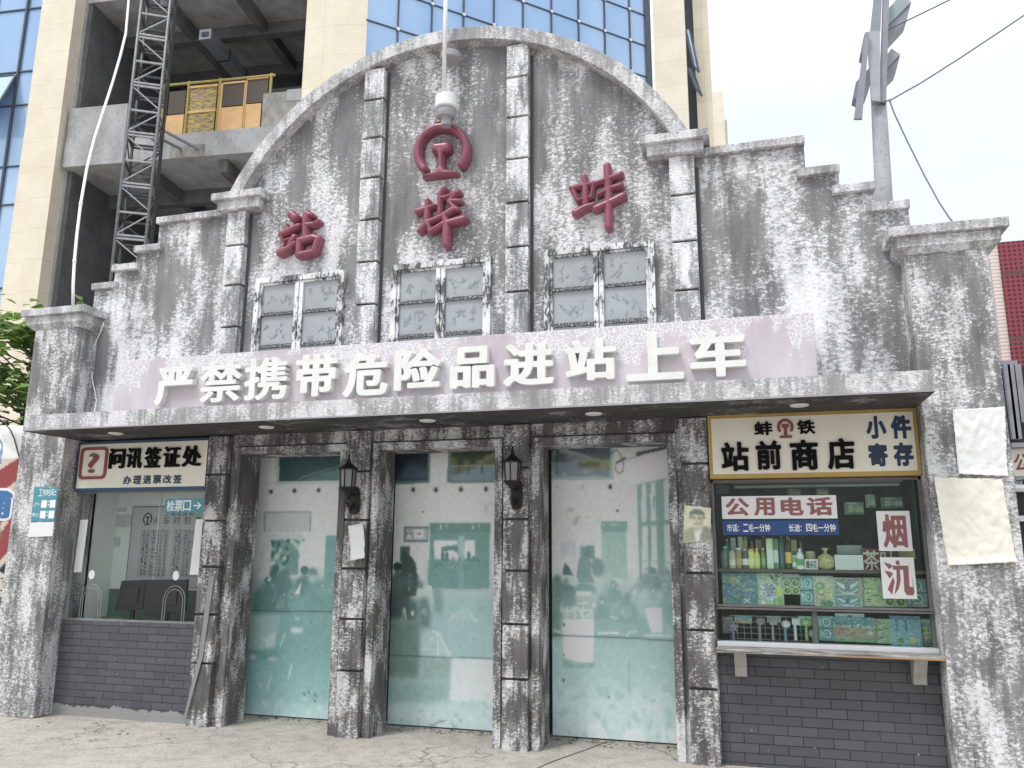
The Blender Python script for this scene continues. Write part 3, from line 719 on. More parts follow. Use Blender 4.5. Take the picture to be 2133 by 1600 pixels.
p.poly(TP([(120, 800), (170, 760), (240, 700), (262, 720), (300, 800), (262, 850), (270, 950), (70, 950), (75, 850)]), (80, 130, 126), .9, 2)
p.poly(TP([(310, 770), (345, 738), (375, 740), (390, 800), (360, 860), (300, 850)]), (76, 126, 122), .85, 2)
p.poly(TP([(345, 950), (360, 800), (405, 770), (450, 770), (600, 730), (600, 950)]), (104, 162, 158), .9, 3); p.ell(*T(405, 748), k*29, k*40, (150, 186, 182), .9, 1); p.ell(*T(403, 722), k*28, k*20, (92, 138, 134), .9, 1); p.ell(*T(403, 762), k*18, k*20, (186, 210, 206), .8, 1)
p.poly(TP([(300, 850), (340, 780), (332, 850)]), (232, 240, 238)); p.line(TP([(186, 790), (195, 830), (180, 890), (205, 865)]), 1, (212, 228, 224)); p.poly(TP([(150, 770), (172, 745), (168, 782)]), (214, 228, 224))
p.poly(TP([(30, 965), (225, 965), (190, 1155), (20, 1155)]), (160, 198, 194), .8, 1); p.poly(TP([(135, 1095), (200, 1060), (190, 1130), (150, 1145)]), (206, 224, 221), .8, 1)
p.poly(TP([(20, 1155), (205, 1155), (205, 1215), (20, 1215)]), (98, 152, 146), .8, 1)
for q in ([(285, 1035), (350, 1035), (348, 1062), (288, 1068)], [(160, 1198), (202, 1198), (200, 1214), (158, 1214)], [(50, 1188), (86, 1185), (86, 1208), (50, 1208)]): p.poly(TP(q), (230, 240, 238), .85, 1)
for q in ([(288, 1240), (268, 1315)], [(250, 1065), (225, 1135)], [(172, 1305), (150, 1375)], [(118, 1345), (112, 1365)], [(308, 990), (312, 975)], [(320, 992), (326, 976)]): p.line(TP(q), 1.1, (222, 236, 234))
for q in ([(356, 1398), (360, 1412)], [(380, 1385), (384, 1400)], [(415, 1402), (424, 1420)], [(412, 1436), (420, 1446)]): p.line(TP(q), 1.0, (40, 58, 58))
p.line(TP([(0, 938), (600, 948)]), .9, (36, 62, 60)); p.blotch((210, 226, 224), 3, .9, .6, 9, np.clip((p.v-T(0, 1400)[1])/20, 0, 1)); p.line(TP([(392, 950), (392, 1010)]), .5, (80, 110, 108)); p.line(TP([(465, 950), (463, 1100)]), .5, (96, 130, 128))
crowd(p, T, k, (80, 300), (790, 880), 5, 5, [(84, 134, 130), (100, 150, 146), (120, 168, 163)]); crowd(p, T, k, (430, 540), (740, 860), 4, 6, [(112, 164, 160), (128, 178, 173)])
D1 = door_done(p, x0, x1, y, 0)
mb = MB(); a = at(*T(142, 470), y); b = at(*T(380, 465), y); tiny(mb, '南商场特产超市', a.x, b.x, a.z, a.z+.075, y-.0015); mb.build('panel_lettering', plain('faded panel lettering', (.70, .73, .72), .6), D1)
# middle door: framed pictures, speakers, a gate and queueing people
x0, x1 = -.636, .62; p, y = door_base(x0, x1, 2); k = 250/645
def T(a, b): return (800+k*a, 920+k*b)
p.put(np.clip((p.v-T(0, 700)[1])/75, 0, 1), (150, 196, 192)); p.put(np.clip((p.v-T(0, 860)[1])/60, 0, 1), (168, 206, 205), .8); p.put(np.clip((p.v-T(0, 1160)[1])/40, 0, 1), (198, 220, 220), .8)
p.poly(TP([(0, 40), (250, 40), (247, 223), (0, 230)]), (98, 132, 124)); p.poly(TP([(0, 40), (236, 40), (230, 210), (0, 212)]), (30, 42, 56)); p.poly(TP([(130, 110), (232, 150), (230, 210), (60, 212)]), (66, 84, 104), .9, 2)
p.poly(TP([(345, 40), (700, 40), (700, 220), (338, 222)]), (96, 134, 126)); p.poly(TP([(364, 40), (700, 40), (700, 205), (364, 208)]), (120, 146, 158)); p.poly(TP([(364, 40), (700, 40), (700, 128), (364, 132)]), (52, 70, 48)); p.blotch((96, 116, 66), 3, .4, .8, 12, p.mask(TP([(364, 80), (700, 60), (700, 128), (364, 135)])))
p.poly(TP([(364, 132), (500, 132), (450, 160), (364, 185)]), (88, 98, 74), .8, 1); p.line(TP([(364, 130), (700, 126)]), 1.1, (176, 178, 110))
for i in range(8): p.line(TP([(480+i*18, 126), (620+i*12, 40)]), .5, (188, 196, 140))
for a in (402, 455, 526): p.line(TP([(a, 132), (a, 170)]), 1, (46, 56, 52))
for a, b in ((157, 259), (278, 259), (413, 257), (548, 255)): p.ell(*T(a, b), 8, 8, (190, 198, 196)); p.ell(*T(a, b), 6.8, 7, (230, 234, 232)); p.ell(*T(a, b), 4.2, 5.2, (54, 60, 58))
p.poly(TP([(202, 373), (216, 373), (215, 380), (202, 380)]), (30, 34, 34)); p.line(TP([(549, 340), (549, 376)]), 1.4, (176, 184, 182))
p.poly(TP([(107, 455), (241, 455), (238, 540), (107, 540)]), (84, 116, 110)); p.poly(TP([(114, 468), (234, 466), (232, 530), (114, 532)]), (172, 192, 188)); p.poly(TP([(160, 474), (212, 472), (210, 518), (160, 518)]), (226, 230, 228)); p.ell(*T(135, 505), k*18, k*20, (214, 224, 221)); p.line(TP([(118, 510), (124, 492), (146, 492), (152, 512)]), .8, (70, 96, 92)); p.poly(TP([(174, 492), (198, 488), (196, 502), (176, 502)]), (180, 120, 118))
p.poly(TP([(86, 565), (140, 563), (140, 645), (86, 645)]), (72, 108, 104)); p.ell(*T(110, 603), k*12, k*8, (200, 214, 210))
p.poly(TP([(243, 436), (575, 436), (573, 485), (566, 505), (566, 790), (236, 790), (246, 500)]), (112, 158, 150)); p.poly(TP([(243, 436), (575, 436), (573, 485), (248, 492)]), (100, 146, 138))
for a in (305, 478): p.line(TP([(a, 450), (a-1, 470)]), 1.3, (226, 234, 231))
for a in (335, 508): p.line(TP([(a-4, 450), (a+5, 450), (a, 462)]), .8, (206, 220, 216))
p.poly(TP([(270, 532), (392, 530), (390, 632), (268, 634)]), (226, 232, 230)); p.poly(TP([(434, 530), (490, 530), (488, 632), (432, 632)]), (226, 232, 230)); p.poly(TP([(400, 505), (432, 505), (430, 800), (398, 800)]), (164, 200, 194))
for a, b in ((316, 600), (338, 604), (455, 600), (480, 625), (500, 632)): p.ell(*T(a, b), k*8, k*10, (72, 116, 110)); p.poly(TP([(a-10, 640), (a-8, b+4), (a+8, b+4), (a+11, 640)]), (72, 116, 110))
p.poly(TP([(310, 565), (395, 555), (395, 585), (308, 588)]), (92, 140, 136)); p.ell(*T(386, 580), k*10, k*14, (96, 140, 134)); p.poly(TP([(355, 640), (362, 605), (384, 595), (402, 610), (402, 685), (345, 685)]), (228, 234, 232)); p.poly(TP([(350, 685), (400, 685), (398, 790), (356, 790)]), (88, 140, 134))
p.poly(TP([(236, 640), (566, 632), (566, 790), (236, 790)]), (104, 156, 149), .75, 3)
p.poly(TP([(92, 650), (104, 612), (120, 600), (150, 622), (172, 660), (180, 740), (172, 830), (96, 830)]), (58, 78, 70)); p.ell(*T(112, 604), k*14, k*16, (58, 80, 74)); p.ell(*T(72, 672), k*24, k*24, (42, 56, 54)); p.poly(TP([(30, 760), (60, 700), (100, 700), (140, 800), (150, 960), (30, 960)]), (54, 76, 72), .95, 2); p.ell(*T(112, 752), k*26, k*30, (62, 88, 110)); p.ell(*T(60, 800), k*34, k*52, (70, 92, 86))
p.poly(TP([(178, 790), (205, 770), (255, 775), (264, 850), (258, 920), (240, 900), (200, 900), (185, 830)]), (204, 222, 217)); p.poly(TP([(186, 860), (205, 835), (238, 840), (250, 900), (246, 1000), (196, 1000)]), (86, 124, 116), .9, 2); p.poly(TP([(130, 860), (150, 842), (178, 860), (186, 960), (130, 960)]), (72, 104, 98), .9, 2); p.poly(TP([(264, 800), (290, 786), (312, 810), (316, 900), (296, 938), (272, 900)]), (110, 156, 148), .8, 2); p.line(TP([(208, 925), (208, 905), (218, 898), (226, 908), (222, 930), (212, 938)]), .8, (200, 218, 214)); p.line(TP([(212, 915), (222, 918)]), .7, (200, 218, 214)); p.poly(TP([(147, 912), (160, 912), (158, 934), (148, 934)]), (226, 234, 231))
for q in ([(95, 960), (105, 890), (116, 960)], [(120, 955), (112, 895)], [(140, 770), (132, 800)], [(236, 750), (230, 775)], [(170, 830), (186, 825)]): p.line(TP(q), .9, (208, 224, 220))
p.poly(TP([(0, 960), (195, 960), (192, 1275), (0, 1275)]), (96, 128, 116), .9, 3); p.poly(TP([(195, 1040), (250, 1018), (290, 1030), (358, 1150), (195, 1150)]), (176, 212, 209), .9, 1); p.line(TP([(290, 1030), (290, 1150)]), 1.2, (232, 242, 240)); p.line(TP([(260, 1020), (292, 1030), (355, 1150)]), 1.5, (238, 246, 244)); p.line(TP([(195, 1115), (290, 1115), (345, 1135)]), .8, (216, 232, 230)); p.blotch((230, 240, 238), 2, 1.1, .8, 21, p.mask(TP([(195, 1010), (270, 1010), (285, 1060), (195, 1080)])))
for i in range(9): p.line(TP([(225+i*16, 1152), (225+i*16, 1165)]), .8, (224, 236, 234))
p.poly(TP([(205, 1165), (358, 1165), (358, 1280), (205, 1280)]), (140, 176, 166), .9, 1); p.poly(TP([(0, 1280), (358, 1285), (352, 1400), (0, 1400)]), (128, 172, 166), .8, 3); p.poly(TP([(362, 1165), (620, 1165), (620, 1400), (356, 1390)]), (222, 232, 231), .9, 1)
p.poly(TP([(330, 960), (480, 955), (480, 890), (430, 880), (350, 960)]), (196, 220, 218), .5, 2); p.blotch((232, 238, 236), 3, 1.2, .5, 22, p.mask(TP([(330, 870), (500, 870), (500, 970), (330, 970)])))
p.blotch((120, 158, 154), 1, 1.25, .55, 23, np.clip((p.v-T(0, 1330)[1])/40, 0, 1)); p.blotch((214, 228, 226), 3, .7, .6, 24, np.clip((p.v-T(0, 1380)[1])/40, 0, 1)); p.line(TP([(255, 1525), (300, 1505), (330, 1500)]), .8, (50, 64, 62)); p.line(TP([(0, 1148), (200, 1155), (620, 1166)]), .9, (40, 66, 62)); p.ell(*T(482, 1066), k*9, k*6, (140, 170, 168))
crowd(p, T, k, (40, 180), (700, 830), 4, 8, [(60, 86, 80), (78, 108, 102), (92, 122, 120)], 12, 20); crowd(p, T, k, (255, 560), (625, 665), 8, 9, [(96, 146, 139), (110, 160, 152)], 6, 10)
D2 = door_done(p, x0, x1, y, 0)
# right door: waiting hall with luggage and tall windows
x0, x1 = .934, 2.14; p, y = door_base(x0, x1, 3); k = 290/714
def T(a, b): return (1130+k*a, 920+k*b)
p.put(np.clip((p.v-T(0, 640)[1])/80, 0, 1), (158, 202, 195)); p.put(np.clip((p.v-T(0, 1010)[1])/25, 0, 1), (172, 213, 208), .8); p.put(np.clip((p.v-T(0, 1180)[1])/60, 0, 1), (200, 224, 222), .85)
p.poly(TP([(0, 20), (366, 20), (364, 196), (0, 196)]), (172, 190, 192)); p.poly(TP([(0, 20), (348, 20), (346, 178), (0, 180)]), (126, 146, 158)); p.poly(TP([(0, 20), (348, 20), (346, 102), (0, 105)]), (84, 98, 104)); p.poly(TP([(180, 100), (346, 92), (346, 146), (230, 140)]), (140, 146, 92), .9, 1); p.poly(TP([(180, 108), (290, 102), (290, 130), (190, 130)]), (70, 80, 60), .7, 1); p.blotch((170, 184, 190), 3, .5, .6, 31, p.mask(TP([(0, 140), (346, 150), (346, 178), (0, 178)])))
for i in range(16): p.line(TP([(70, 40), (15+i*18, 104)]) if i < 3 else TP([(75+i*2, 35), (90+i*15, 100)]), .45, (176, 186, 186))
p.line(TP([(76, 30), (72, 170)]), .8, (66, 80, 84)); p.line(TP([(0, 108), (346, 96)]), .8, (160, 160, 112))
for a, b, r, c in ((348, 232, 17, (40, 44, 44)), (205, 228, 15, (200, 206, 205)), (75, 230, 12, (190, 198, 198))): p.ell(*T(a, b), k*r*1.15, k*r*1.15, (196, 203, 202)); p.ell(*T(a, b), k*r, k*r, (230, 234, 233)); p.ell(*T(a, b), k*r*.62, k*r*.72, c)
p.poly(TP([(438, 95), (700, 30), (700, 190), (640, 186), (445, 218)]), (232, 234, 234)); p.poly(TP([(482, 55), (700, 10), (700, 20), (482, 74)]), (60, 66, 66))
p.line(TP([(180, 36), (280, 62), (345, 66), (378, 40), (402, 70), (416, 110), (412, 150), (396, 164), (376, 150), (372, 118), (404, 92)]), .8, (72, 78, 78)); p.line(TP([(382, 108), (424, 84)]), 2.0, (60, 64, 64)); p.line(TP([(424, 96), (560, 50)]), .7, (120, 126, 126))
p.blotch((176, 186, 184), 2, .9, .7, 33, p.mask(TP([(120, 290), (330, 280), (330, 330), (200, 480), (130, 500)]))); p.poly(TP([(376, 348), (392, 348), (392, 357), (376, 357)]), (50, 54, 54))
p.poly(TP([(484, 222), (700, 170), (700, 760), (496, 720)]), (132, 176, 168))
for q in ([(507, 222), (532, 215), (534, 410), (508, 412)], [(553, 212), (580, 205), (582, 408), (555, 410)], [(622, 195), (700, 175), (700, 400), (624, 404)], [(508, 436), (540, 434), (545, 690), (512, 700)], [(556, 432), (584, 430), (592, 690), (560, 700)], [(624, 426), (700, 420), (700, 690), (628, 700)]): p.poly(TP(q), (216, 226, 223))
p.line(TP([(548, 440), (548, 610)]), 1.6, (118, 164, 157)); p.line(TP([(510, 612), (660, 618)]), 1, (150, 186, 180)); p.poly(TP([(565, 280), (578, 280), (578, 340), (565, 345)]), (150, 186, 182)); p.poly(TP([(518, 362), (538, 362), (536, 372), (520, 372)]), (226, 234, 232))
p.poly(TP([(302, 410), (436, 408), (436, 452), (430, 460), (434, 708), (304, 690)]), (164, 202, 190)); p.poly(TP([(302, 410), (436, 408), (436, 452), (428, 464), (304, 466)]), (128, 176, 164)); p.line(TP([(312, 428), (324, 428)]), .9, (222, 234, 230)); p.line(TP([(344, 428), (386, 426)]), .9, (222, 234, 230))
p.poly(TP([(92, 510), (172, 508), (170, 590), (94, 590)]), (206, 214, 213)); p.poly(TP([(192, 535), (268, 534), (268, 600), (192, 600)]), (112, 164, 158)); p.poly(TP([(104, 655), (116, 620), (140, 650), (158, 685), (104, 685)]), (76, 112, 106))
p.ell(*T(230, 575), k*20, k*17, (112, 152, 146)); p.poly(TP([(178, 665), (186, 600), (215, 580), (246, 600), (250, 690), (270, 725), (180, 720)]), (126, 164, 158)); p.poly(TP([(246, 640), (256, 606), (280, 596), (304, 608), (316, 650), (310, 690), (262, 690)]), (112, 154, 147), .9, 1); p.poly(TP([(150, 760), (200, 720), (260, 735), (280, 770), (200, 790)]), (118, 166, 158), .9, 1); p.poly(TP([(165, 765), (250, 768), (248, 792), (165, 790)]), (216, 228, 224))
p.ell(*T(138, 770), k*34, k*34, (112, 150, 143)); p.poly(TP([(48, 700), (100, 700), (110, 800), (90, 1000), (48, 1000)]), (98, 136, 128), .8, 2)
p.ell(*T(336, 706), k*28, k*32, (176, 206, 199)); p.ell(*T(352, 785), k*44, k*56, (146, 188, 181), .85, 2); p.ell(*T(440, 820), k*44, k*54, (190, 216, 210), .8, 2); p.poly(TP([(270, 1000), (272, 840), (310, 800), (470, 850), (550, 930), (552, 1000)]), (142, 188, 180), .85, 3)
p.poly(TP([(492, 760), (500, 700), (530, 676), (570, 690), (590, 730), (580, 765)]), (128, 170, 163), .85, 2); p.ell(*T(566, 662), k*18, k*18, (110, 150, 144)); p.ell(*T(638, 680), k*22, k*22, (132, 172, 165)); p.poly(TP([(590, 740), (640, 700), (690, 720), (690, 940), (620, 900)]), (126, 176, 168), .85, 3); p.poly(TP([(520, 855), (610, 850), (618, 975), (560, 980), (545, 930)]), (228, 236, 233)); p.ell(*T(560, 790), k*60, k*45, (190, 214, 209), .7, 2)
p.poly(TP([(88, 850), (105, 805), (160, 792), (268, 795), (272, 905), (110, 908)]), (176, 202, 197)); p.blotch((232, 240, 237), 1, .7, .9, 35, p.mask(TP([(88, 850), (105, 805), (160, 792), (268, 795), (272, 905), (110, 908)])))
for q in ([(92, 868), (262, 866)], [(130, 800), (126, 905)], [(170, 795), (168, 905)], [(210, 796), (210, 905)], [(100, 830), (262, 828)]): p.line(TP(q), .8, (238, 244, 242))
p.poly(TP([(108, 912), (258, 910), (262, 920), (262, 1124), (250, 1134), (112, 1120), (106, 1100)]), (234, 238, 240)); p.line(TP([(100, 905), (102, 1100)]), 1.0, (196, 216, 212)); p.poly(TP([(106, 1110), (145, 1120), (150, 1140), (240, 1140), (262, 1128), (264, 1160), (110, 1160)]), (118, 166, 158), .8, 1); p.poly(TP([(108, 933), (114, 933), (114, 948), (108, 948)]), (60, 66, 66)); p.poly(TP([(108, 1085), (114, 1085), (114, 1100), (108, 1100)]), (60, 66, 66))
for q in ([(288, 982), (388, 982)], [(528, 994), (660, 998)]): p.line(TP(q), 2.0, (236, 244, 242))
for q in ([(430, 1000), (450, 975), (465, 980), (485, 968)], [(548, 1150), (575, 1162), (600, 1148)], [(50, 970), (95, 980), (60, 960)], [(332, 895), (390, 908)], [(50, 1030), (70, 1082)]): p.line(TP(q), .9, (228, 240, 237))
p.line(TP([(0, 990), (300, 1000), (700, 1022)]), 1.0, (40, 60, 58)); p.line(TP([(442, 1120), (446, 1290)]), .5, (120, 150, 150)); p.line(TP([(445, 1430), (445, 1540)]), .6, (176, 170, 140)); p.ell(*T(340, 1311), 1.6, 1.8, (30, 36, 36)); p.ell(*T(108, 1225), 2, 4, (40, 50, 50)); p.blotch((150, 196, 192), 3, .55, .6, 36, np.clip((p.v-T(0, 1180)[1])/40, 0, 1)); p.blotch((232, 238, 238), 7, .3, .8, 37, np.clip((p.v-T(0, 1330)[1])/50, 0, 1)*(p.u > T(200, 0)[0]))
p.blotch((110, 150, 146), 1, 1.6, .5, 38, np.clip((p.v-T(0, 1380)[1])/40, 0, 1)*(p.u < T(230, 0)[0]))
crowd(p, T, k, (480, 670), (650, 770), 9, 11, [(112, 154, 147), (128, 170, 163), (150, 188, 181)], 10, 19); crowd(p, T, k, (270, 520), (730, 860), 7, 12, [(126, 172, 164), (146, 188, 181), (170, 206, 199)], 14, 26); crowd(p, T, k, (55, 150), (690, 780), 4, 13, [(88, 126, 119), (108, 148, 141)], 11, 18)
D3 = door_done(p, x0, x1, y, 0)

# ================================================================ enquiry sign and ticket window on the left
IS = thing('enquiry_sign', 'cream sign with question mark box and black raised characters over the ticket window', 'sign', (-3.14, .0, 2.15))
mb = MB(); mb.box(-3.925, -2.372, .004, .07, 2.150, 2.655, 0); mb.box(-3.905, -2.374, 0.0, .004, 2.182, 2.628, 1); mb.build('board', [M['navy_frame'], M['cream']], IS)
mb = MB(); y = 0.0
def rrect(x0, x1, z0, z1, r, n=6):
    P = []
    for cx, cz, a in ((x1-r, z1-r, 0), (x0+r, z1-r, 90), (x0+r, z0+r, 180), (x1-r, z0+r, 270)):
        for i in range(n+1): P.append((cx+r*math.cos(R(a+90*i/n)), cz+r*math.sin(R(a+90*i/n))))
    return P
Oo = rrect(-3.885, -3.548, 2.272, 2.598, .05); Ii = rrect(-3.856, -3.577, 2.301, 2.569, .03); n = len(Oo)
V = [(x, -.012, z) for x, z in Oo]+[(x, -.012, z) for x, z in Ii]+[(x, 0, z) for x, z in Oo]+[(x, 0, z) for x, z in Ii]
F = []
for i in range(n): j = (i+1) % n; F += [(i, j, n+j, n+i), (i, 2*n+i, 2*n+j, j), (n+i, n+j, 3*n+j, 3*n+i)]
mb.grid(V, F); letter(mb, '?', -3.775, -3.655, 2.335, 2.535, 0, .014, .012, n=48); mb.build('question_box', M['maroon'], IS)
for ch, a, b in zip('问讯签证处', (-3.515, -3.305, -3.085, -2.865, -2.645), (-3.33, -3.125, -2.90, -2.675, -2.43)):
    mb = MB(); letter(mb, ch, a, b, 2.372, 2.578, 0, .022, .022, 1.35, 76); mb.build('character', M['black_letter'], IS)
mb = MB(); word(mb, '办理退票改签', -3.33, -2.64, 2.213, 2.298, 0, .004, .22, bold=.028, n=40); mb.build('small_lettering', M['navy_letter'], IS)

TW = thing('ticket_window', 'wide ticket window with two arched speak holes over the slate brick wall', 'window', (-3.16, .10, .885))
MB().box(-3.945, -2.372, .098, .104, .905, 2.148).build('pane', M['glass_clear'], TW)
mb = MB(); mb.box(-3.948, -3.925, .09, .13, .885, 2.15); mb.box(-3.925, -2.37, .09, .13, .885, .903); mb.box(-3.925, -2.37, .09, .13, 2.135, 2.15); mb.build('frame', M['dust'], TW)
for c in (-3.655, -2.68):
    mb = MB()
    for r, y in ((.125, .094), (.098, .094)):
        P = [(c-r, y, .905), (c-r, y, 1.09)]+[(c+r*math.cos(R(180-i*15)), y, 1.09+r*1.15*math.sin(R(180-i*15))) for i in range(1, 12)]+[(c+r, y, 1.09), (c+r, y, .905)]
        mb.tube(P, .0035, 5)
    mb.build('speak_hole', M['plasgrey'], TW)
mb = MB(); mb.box(-3.95, -2.37, .66, .68, 1.16, 2.66, 0); mb.box(-3.95, -2.37, .655, .68, .60, 1.16, 1); mb.box(-3.97, -3.95, .30, .68, .6, 2.66, 0); mb.box(-2.37, -2.35, .39, .68, .6, 2.66, 0); mb.box(-3.95, -2.37, .13, .655, .84, .875, 2); mb.box(-3.95, -2.37, .13, .66, 2.62, 2.655, 0)
mb.box(-3.9, -2.95, .30, .305, 2.17, 2.176, 0); mb.box(-3.405, -3.39, .64, .66, 1.16, 2.62, 0)
mb.build('ticket_room', [M['room_white'], M['room_green'], M['dust']], TW)
# timetable on the back wall of the ticket room
TT = thing('train_timetable', 'printed train timetable with two columns of times on the ticket room wall', 'timetable', (-2.9, .64, 1.3))
a = at(281, 1056, .64); b = at(262, 1212, .64); xe = -2.38
MB().box(b.x, xe, .642, .654, b.z-.04, a.z).build('sheet', plain('timetable sheet', (.50, .515, .51), .6, 0, .04), TT)
mb = MB(); yy = .6405
mb.box(b.x-.004, b.x+.002, .64, .654, b.z-.04, a.z); mb.box(b.x, xe, .64, .654, a.z-.004, a.z+.002)
rows = ['车次到站开点', '69 天津6.05', '453 阿口6.20', '45 唐山6.40', '21 上海6.45', '19 重庆6.54', '59 长春7.33', '33 成都8.21', '15 广州10.19', '71 吉林14.08', '79 西安14.45', '5 南宁15.11', '39 青岛16.00']
rows2 = ['车次到站开点', '2 海口7.10', '55 西宁7.42', '78 芜湖8.05', '20 大连9.30', '85 马鞍山', '37 武昌11.2', '203 长沙12.4', '107 连云港', '87 太原15.3', '3 常德17.5', '37 南宁20.1', '95 承德22.50']
for bx, rs, (p0, p1, p2, p3) in ((0, rows, ((295, 1104), (352, 1104), (284, 1200), (344, 1201))), (1, rows2, ((362, 1104), (418, 1104), (353, 1201), (410, 1202)))):
    A0 = at(*p0, yy); A1 = at(*p1, yy); B0 = at(*p2, yy); X0 = A0.x; X1 = A1.x; Z1 = A0.z; Z0 = B0.z; h = (Z1-Z0)/13
    for i in range(14): mb.box(X0, X1, yy, .642, Z1-i*h-.0009, Z1-i*h+.0009)
    for f in (0, .36, .70, 1): mb.box(X0+f*(X1-X0)-.0009, X0+f*(X1-X0)+.0009, yy, .642, Z0, Z1)
    for i, s in enumerate(rs):
        z1 = Z1-i*h-h*.12; z0 = Z1-(i+1)*h+h*.14; w = X1-X0
        if i == 0: q = (s[:2], s[2:4], s[4:])
        else:
            num, rest = s.split(' '); cut = next((j for j, ch in enumerate(rest) if ch.isdigit()), len(rest)); q = (num, rest[:cut], rest[cut:])
        for f0, f1, t in ((.05, .31, q[0]), (.40, .66, q[1]), (.73, .97, q[2])):
            if t: tiny(mb, t, X0+f0*w, X0+f1*w, z0, z1, yy-.0006)
a = at(318, 1093, yy); b = at(420, 1079, yy); tiny(mb, '火车时刻表', a.x, b.x, a.z, a.z+.085, yy, gap=.55)
a = at(343, 1075, yy); tiny(mb, '上海铁路局', a.x, a.x+.36, a.z, a.z+.05, yy, gap=.3)
c = at(307.5, 1083, yy); mb.tube([(c.x+.052*math.cos(R(t)), yy, c.z+.012+.056*math.sin(R(t))) for t in range(-50, 231, 14)], .008, 5); mb.box(c.x-.009, c.x+.009, yy, .642, c.z-.05, c.z+.03); mb.box(c.x-.026, c.x+.026, yy-.0007, .642, c.z+.02, c.z+.036); mb.box(c.x-.035, c.x+.035, yy-.0007, .642, c.z-.055, c.z-.042)
mb.build('lettering', M['ink'], TT)
for px0, px1, py0, py1, t in ((176, 213, 1058, 1088, 0), (228, 262, 1058, 1066, 1), (236, 296, 1072, 1098, 2), (188, 250, 1118, 1138, 3)):
    a = at(px0, py1, .64+.003*t); b = at(px1, py0, .64+.003*t); o = MB().box(a.x, b.x, .648, .6535, a.z, b.z).build('wall_notice', plain('grey notice sheet', (.55, .56, .55), .7), None)
    tag(o, ['small grey notice on the ticket room wall, leftmost and highest', 'narrow grey notice strip near the ceiling of the ticket room', 'wide grey notice beside the train timetable', 'low grey notice on the ticket room wall under the others'][t], 'notice', 'notices on the ticket room wall')
# monitors on the ticket counter
def monitor(q, y, label):
    P = [at(px, py, y) for px, py in q]; c = sum(P, Vector())/4
    t = thing('monitor', label, 'monitor', (c.x, y+.05, .876), 0, 'monitors on the ticket counter')
    mb = MB(); mb.prism([(v.x, v.z) for v in P], y, y+.035); mb.prism([(c.x+(v.x-c.x)*.6, c.z+(v.z-c.z)*.6) for v in P], y-.012, y); mb.build('screen_back', M['black'], t, bevel=.004)
    MB().box(c.x-.02, c.x+.02, y+.035, y+.06, .876, c.z).build('stand', M['black'], t); MB().box(c.x-.09, c.x+.09, y-.02, y+.10, .875, .885).build('foot', M['black'], t)
    return t
monitor([(253, 1210), (304, 1208), (296, 1270), (238, 1272)], .34, 'black monitor leaning on the left behind the ticket window')
t = monitor([(305, 1208), (390, 1207), (384, 1274), (297, 1276)], .28, 'larger black monitor behind the right speak hole')
# things stuck on the ticket window
def stuck(name, label, cat, x0, x1, z0, z1, y, mat, group=None):
    return tag(MB().box(x0, x1, y, y+.003, z0, z1).build(name, mat), label, cat, group)
mb = MB(); mb.prism([(-3.905, 1.345), (-3.81, 1.35), (-3.80, 1.872), (-3.895, 1.868)], .093, .096); tag(mb.build('paper_strip', M['paper']), 'tall white paper strip at the left edge of the ticket window', 'paper strip', 'blank strips on the ticket window')
mb = MB(); mb.prism([(-2.53, 1.342), (-2.43, 1.342), (-2.42, 1.867), (-2.51, 1.867)], .093, .096); tag(mb.build('paper_strip', M['paper']), 'tall white paper strip at the right edge of the ticket window, beside the pilaster', 'paper strip', 'blank strips on the ticket window')
tag(MB().disc((-3.68, 1.326), .036, .093, .003, rz=.045).build('round_sticker', M['paper']), 'round white sticker above the left speak hole', 'sticker', 'round stickers on the ticket window')
tag(MB().disc((-2.686, 1.33), .036, .093, .003, rz=.045).build('round_sticker', M['paper']), 'round white sticker above the right speak hole', 'sticker', 'round stickers on the ticket window')
GS = thing('gate_sign', 'teal strip with white characters and an arrow on the ticket window', 'sign', (-2.65, .09, 1.93))
MB().box(-2.878, -2.374, .086, .096, 1.932, 2.070).build('board', M['teal'], GS)
mb = MB(); word(mb, '检票口', -2.855, -2.575, 1.948, 2.052, .086, .002, .06, bold=.012, n=40); letter(mb, '→', -2.545, -2.455, 1.965, 2.035, .086, .002, .02, n=40); mb.build('lettering', M['white'], GS)

# notice board and blank card on the left pillar
NB = thing('hours_notice', 'teal opening hours notice with white squares on the left pillar', 'notice', (-4.09, -.17, 1.85))
MB().prism([(-4.247, 1.845), (-3.957, 1.850), (-3.953, 2.18), (-4.258, 2.19)], -.172, -.166).build('board', M['teal'], NB)
mb = MB(); word(mb, '工作时间', -4.19, -4.0, 2.095, 2.165, -.172, .0015, .1, bold=.004, n=40); letter(mb, ':', -3.99, -3.975, 2.10, 2.145, -.172, .0015, .02, n=24)
for z in (2.00, 1.895):
    word(mb, '上午' if z > 1.95 else '晚上', -4.235, -4.165, z, z+.035, -.172, .0015, .05, bold=.004, n=28)
    letter(mb, ':', -4.16, -4.152, z+.002, z+.03, -.172, .0015, .01, n=20); letter(mb, ':', -4.058, -4.046, z+.0, z+.05, -.172, .0015, .03, n=20)
    for xa in (-4.14, -4.035): mb.box(xa, xa+.068, -.1735, -.172, z-.02, z+.055)
mb.build('lettering', M['white'], NB)
tag(MB().prism([(-4.262, 1.69), (-3.957, 1.70), (-3.957, 1.84), (-4.252, 1.835)], -.171, -.166).build('blank_card', M['paper']), 'blank white card under the teal hours notice', 'card')

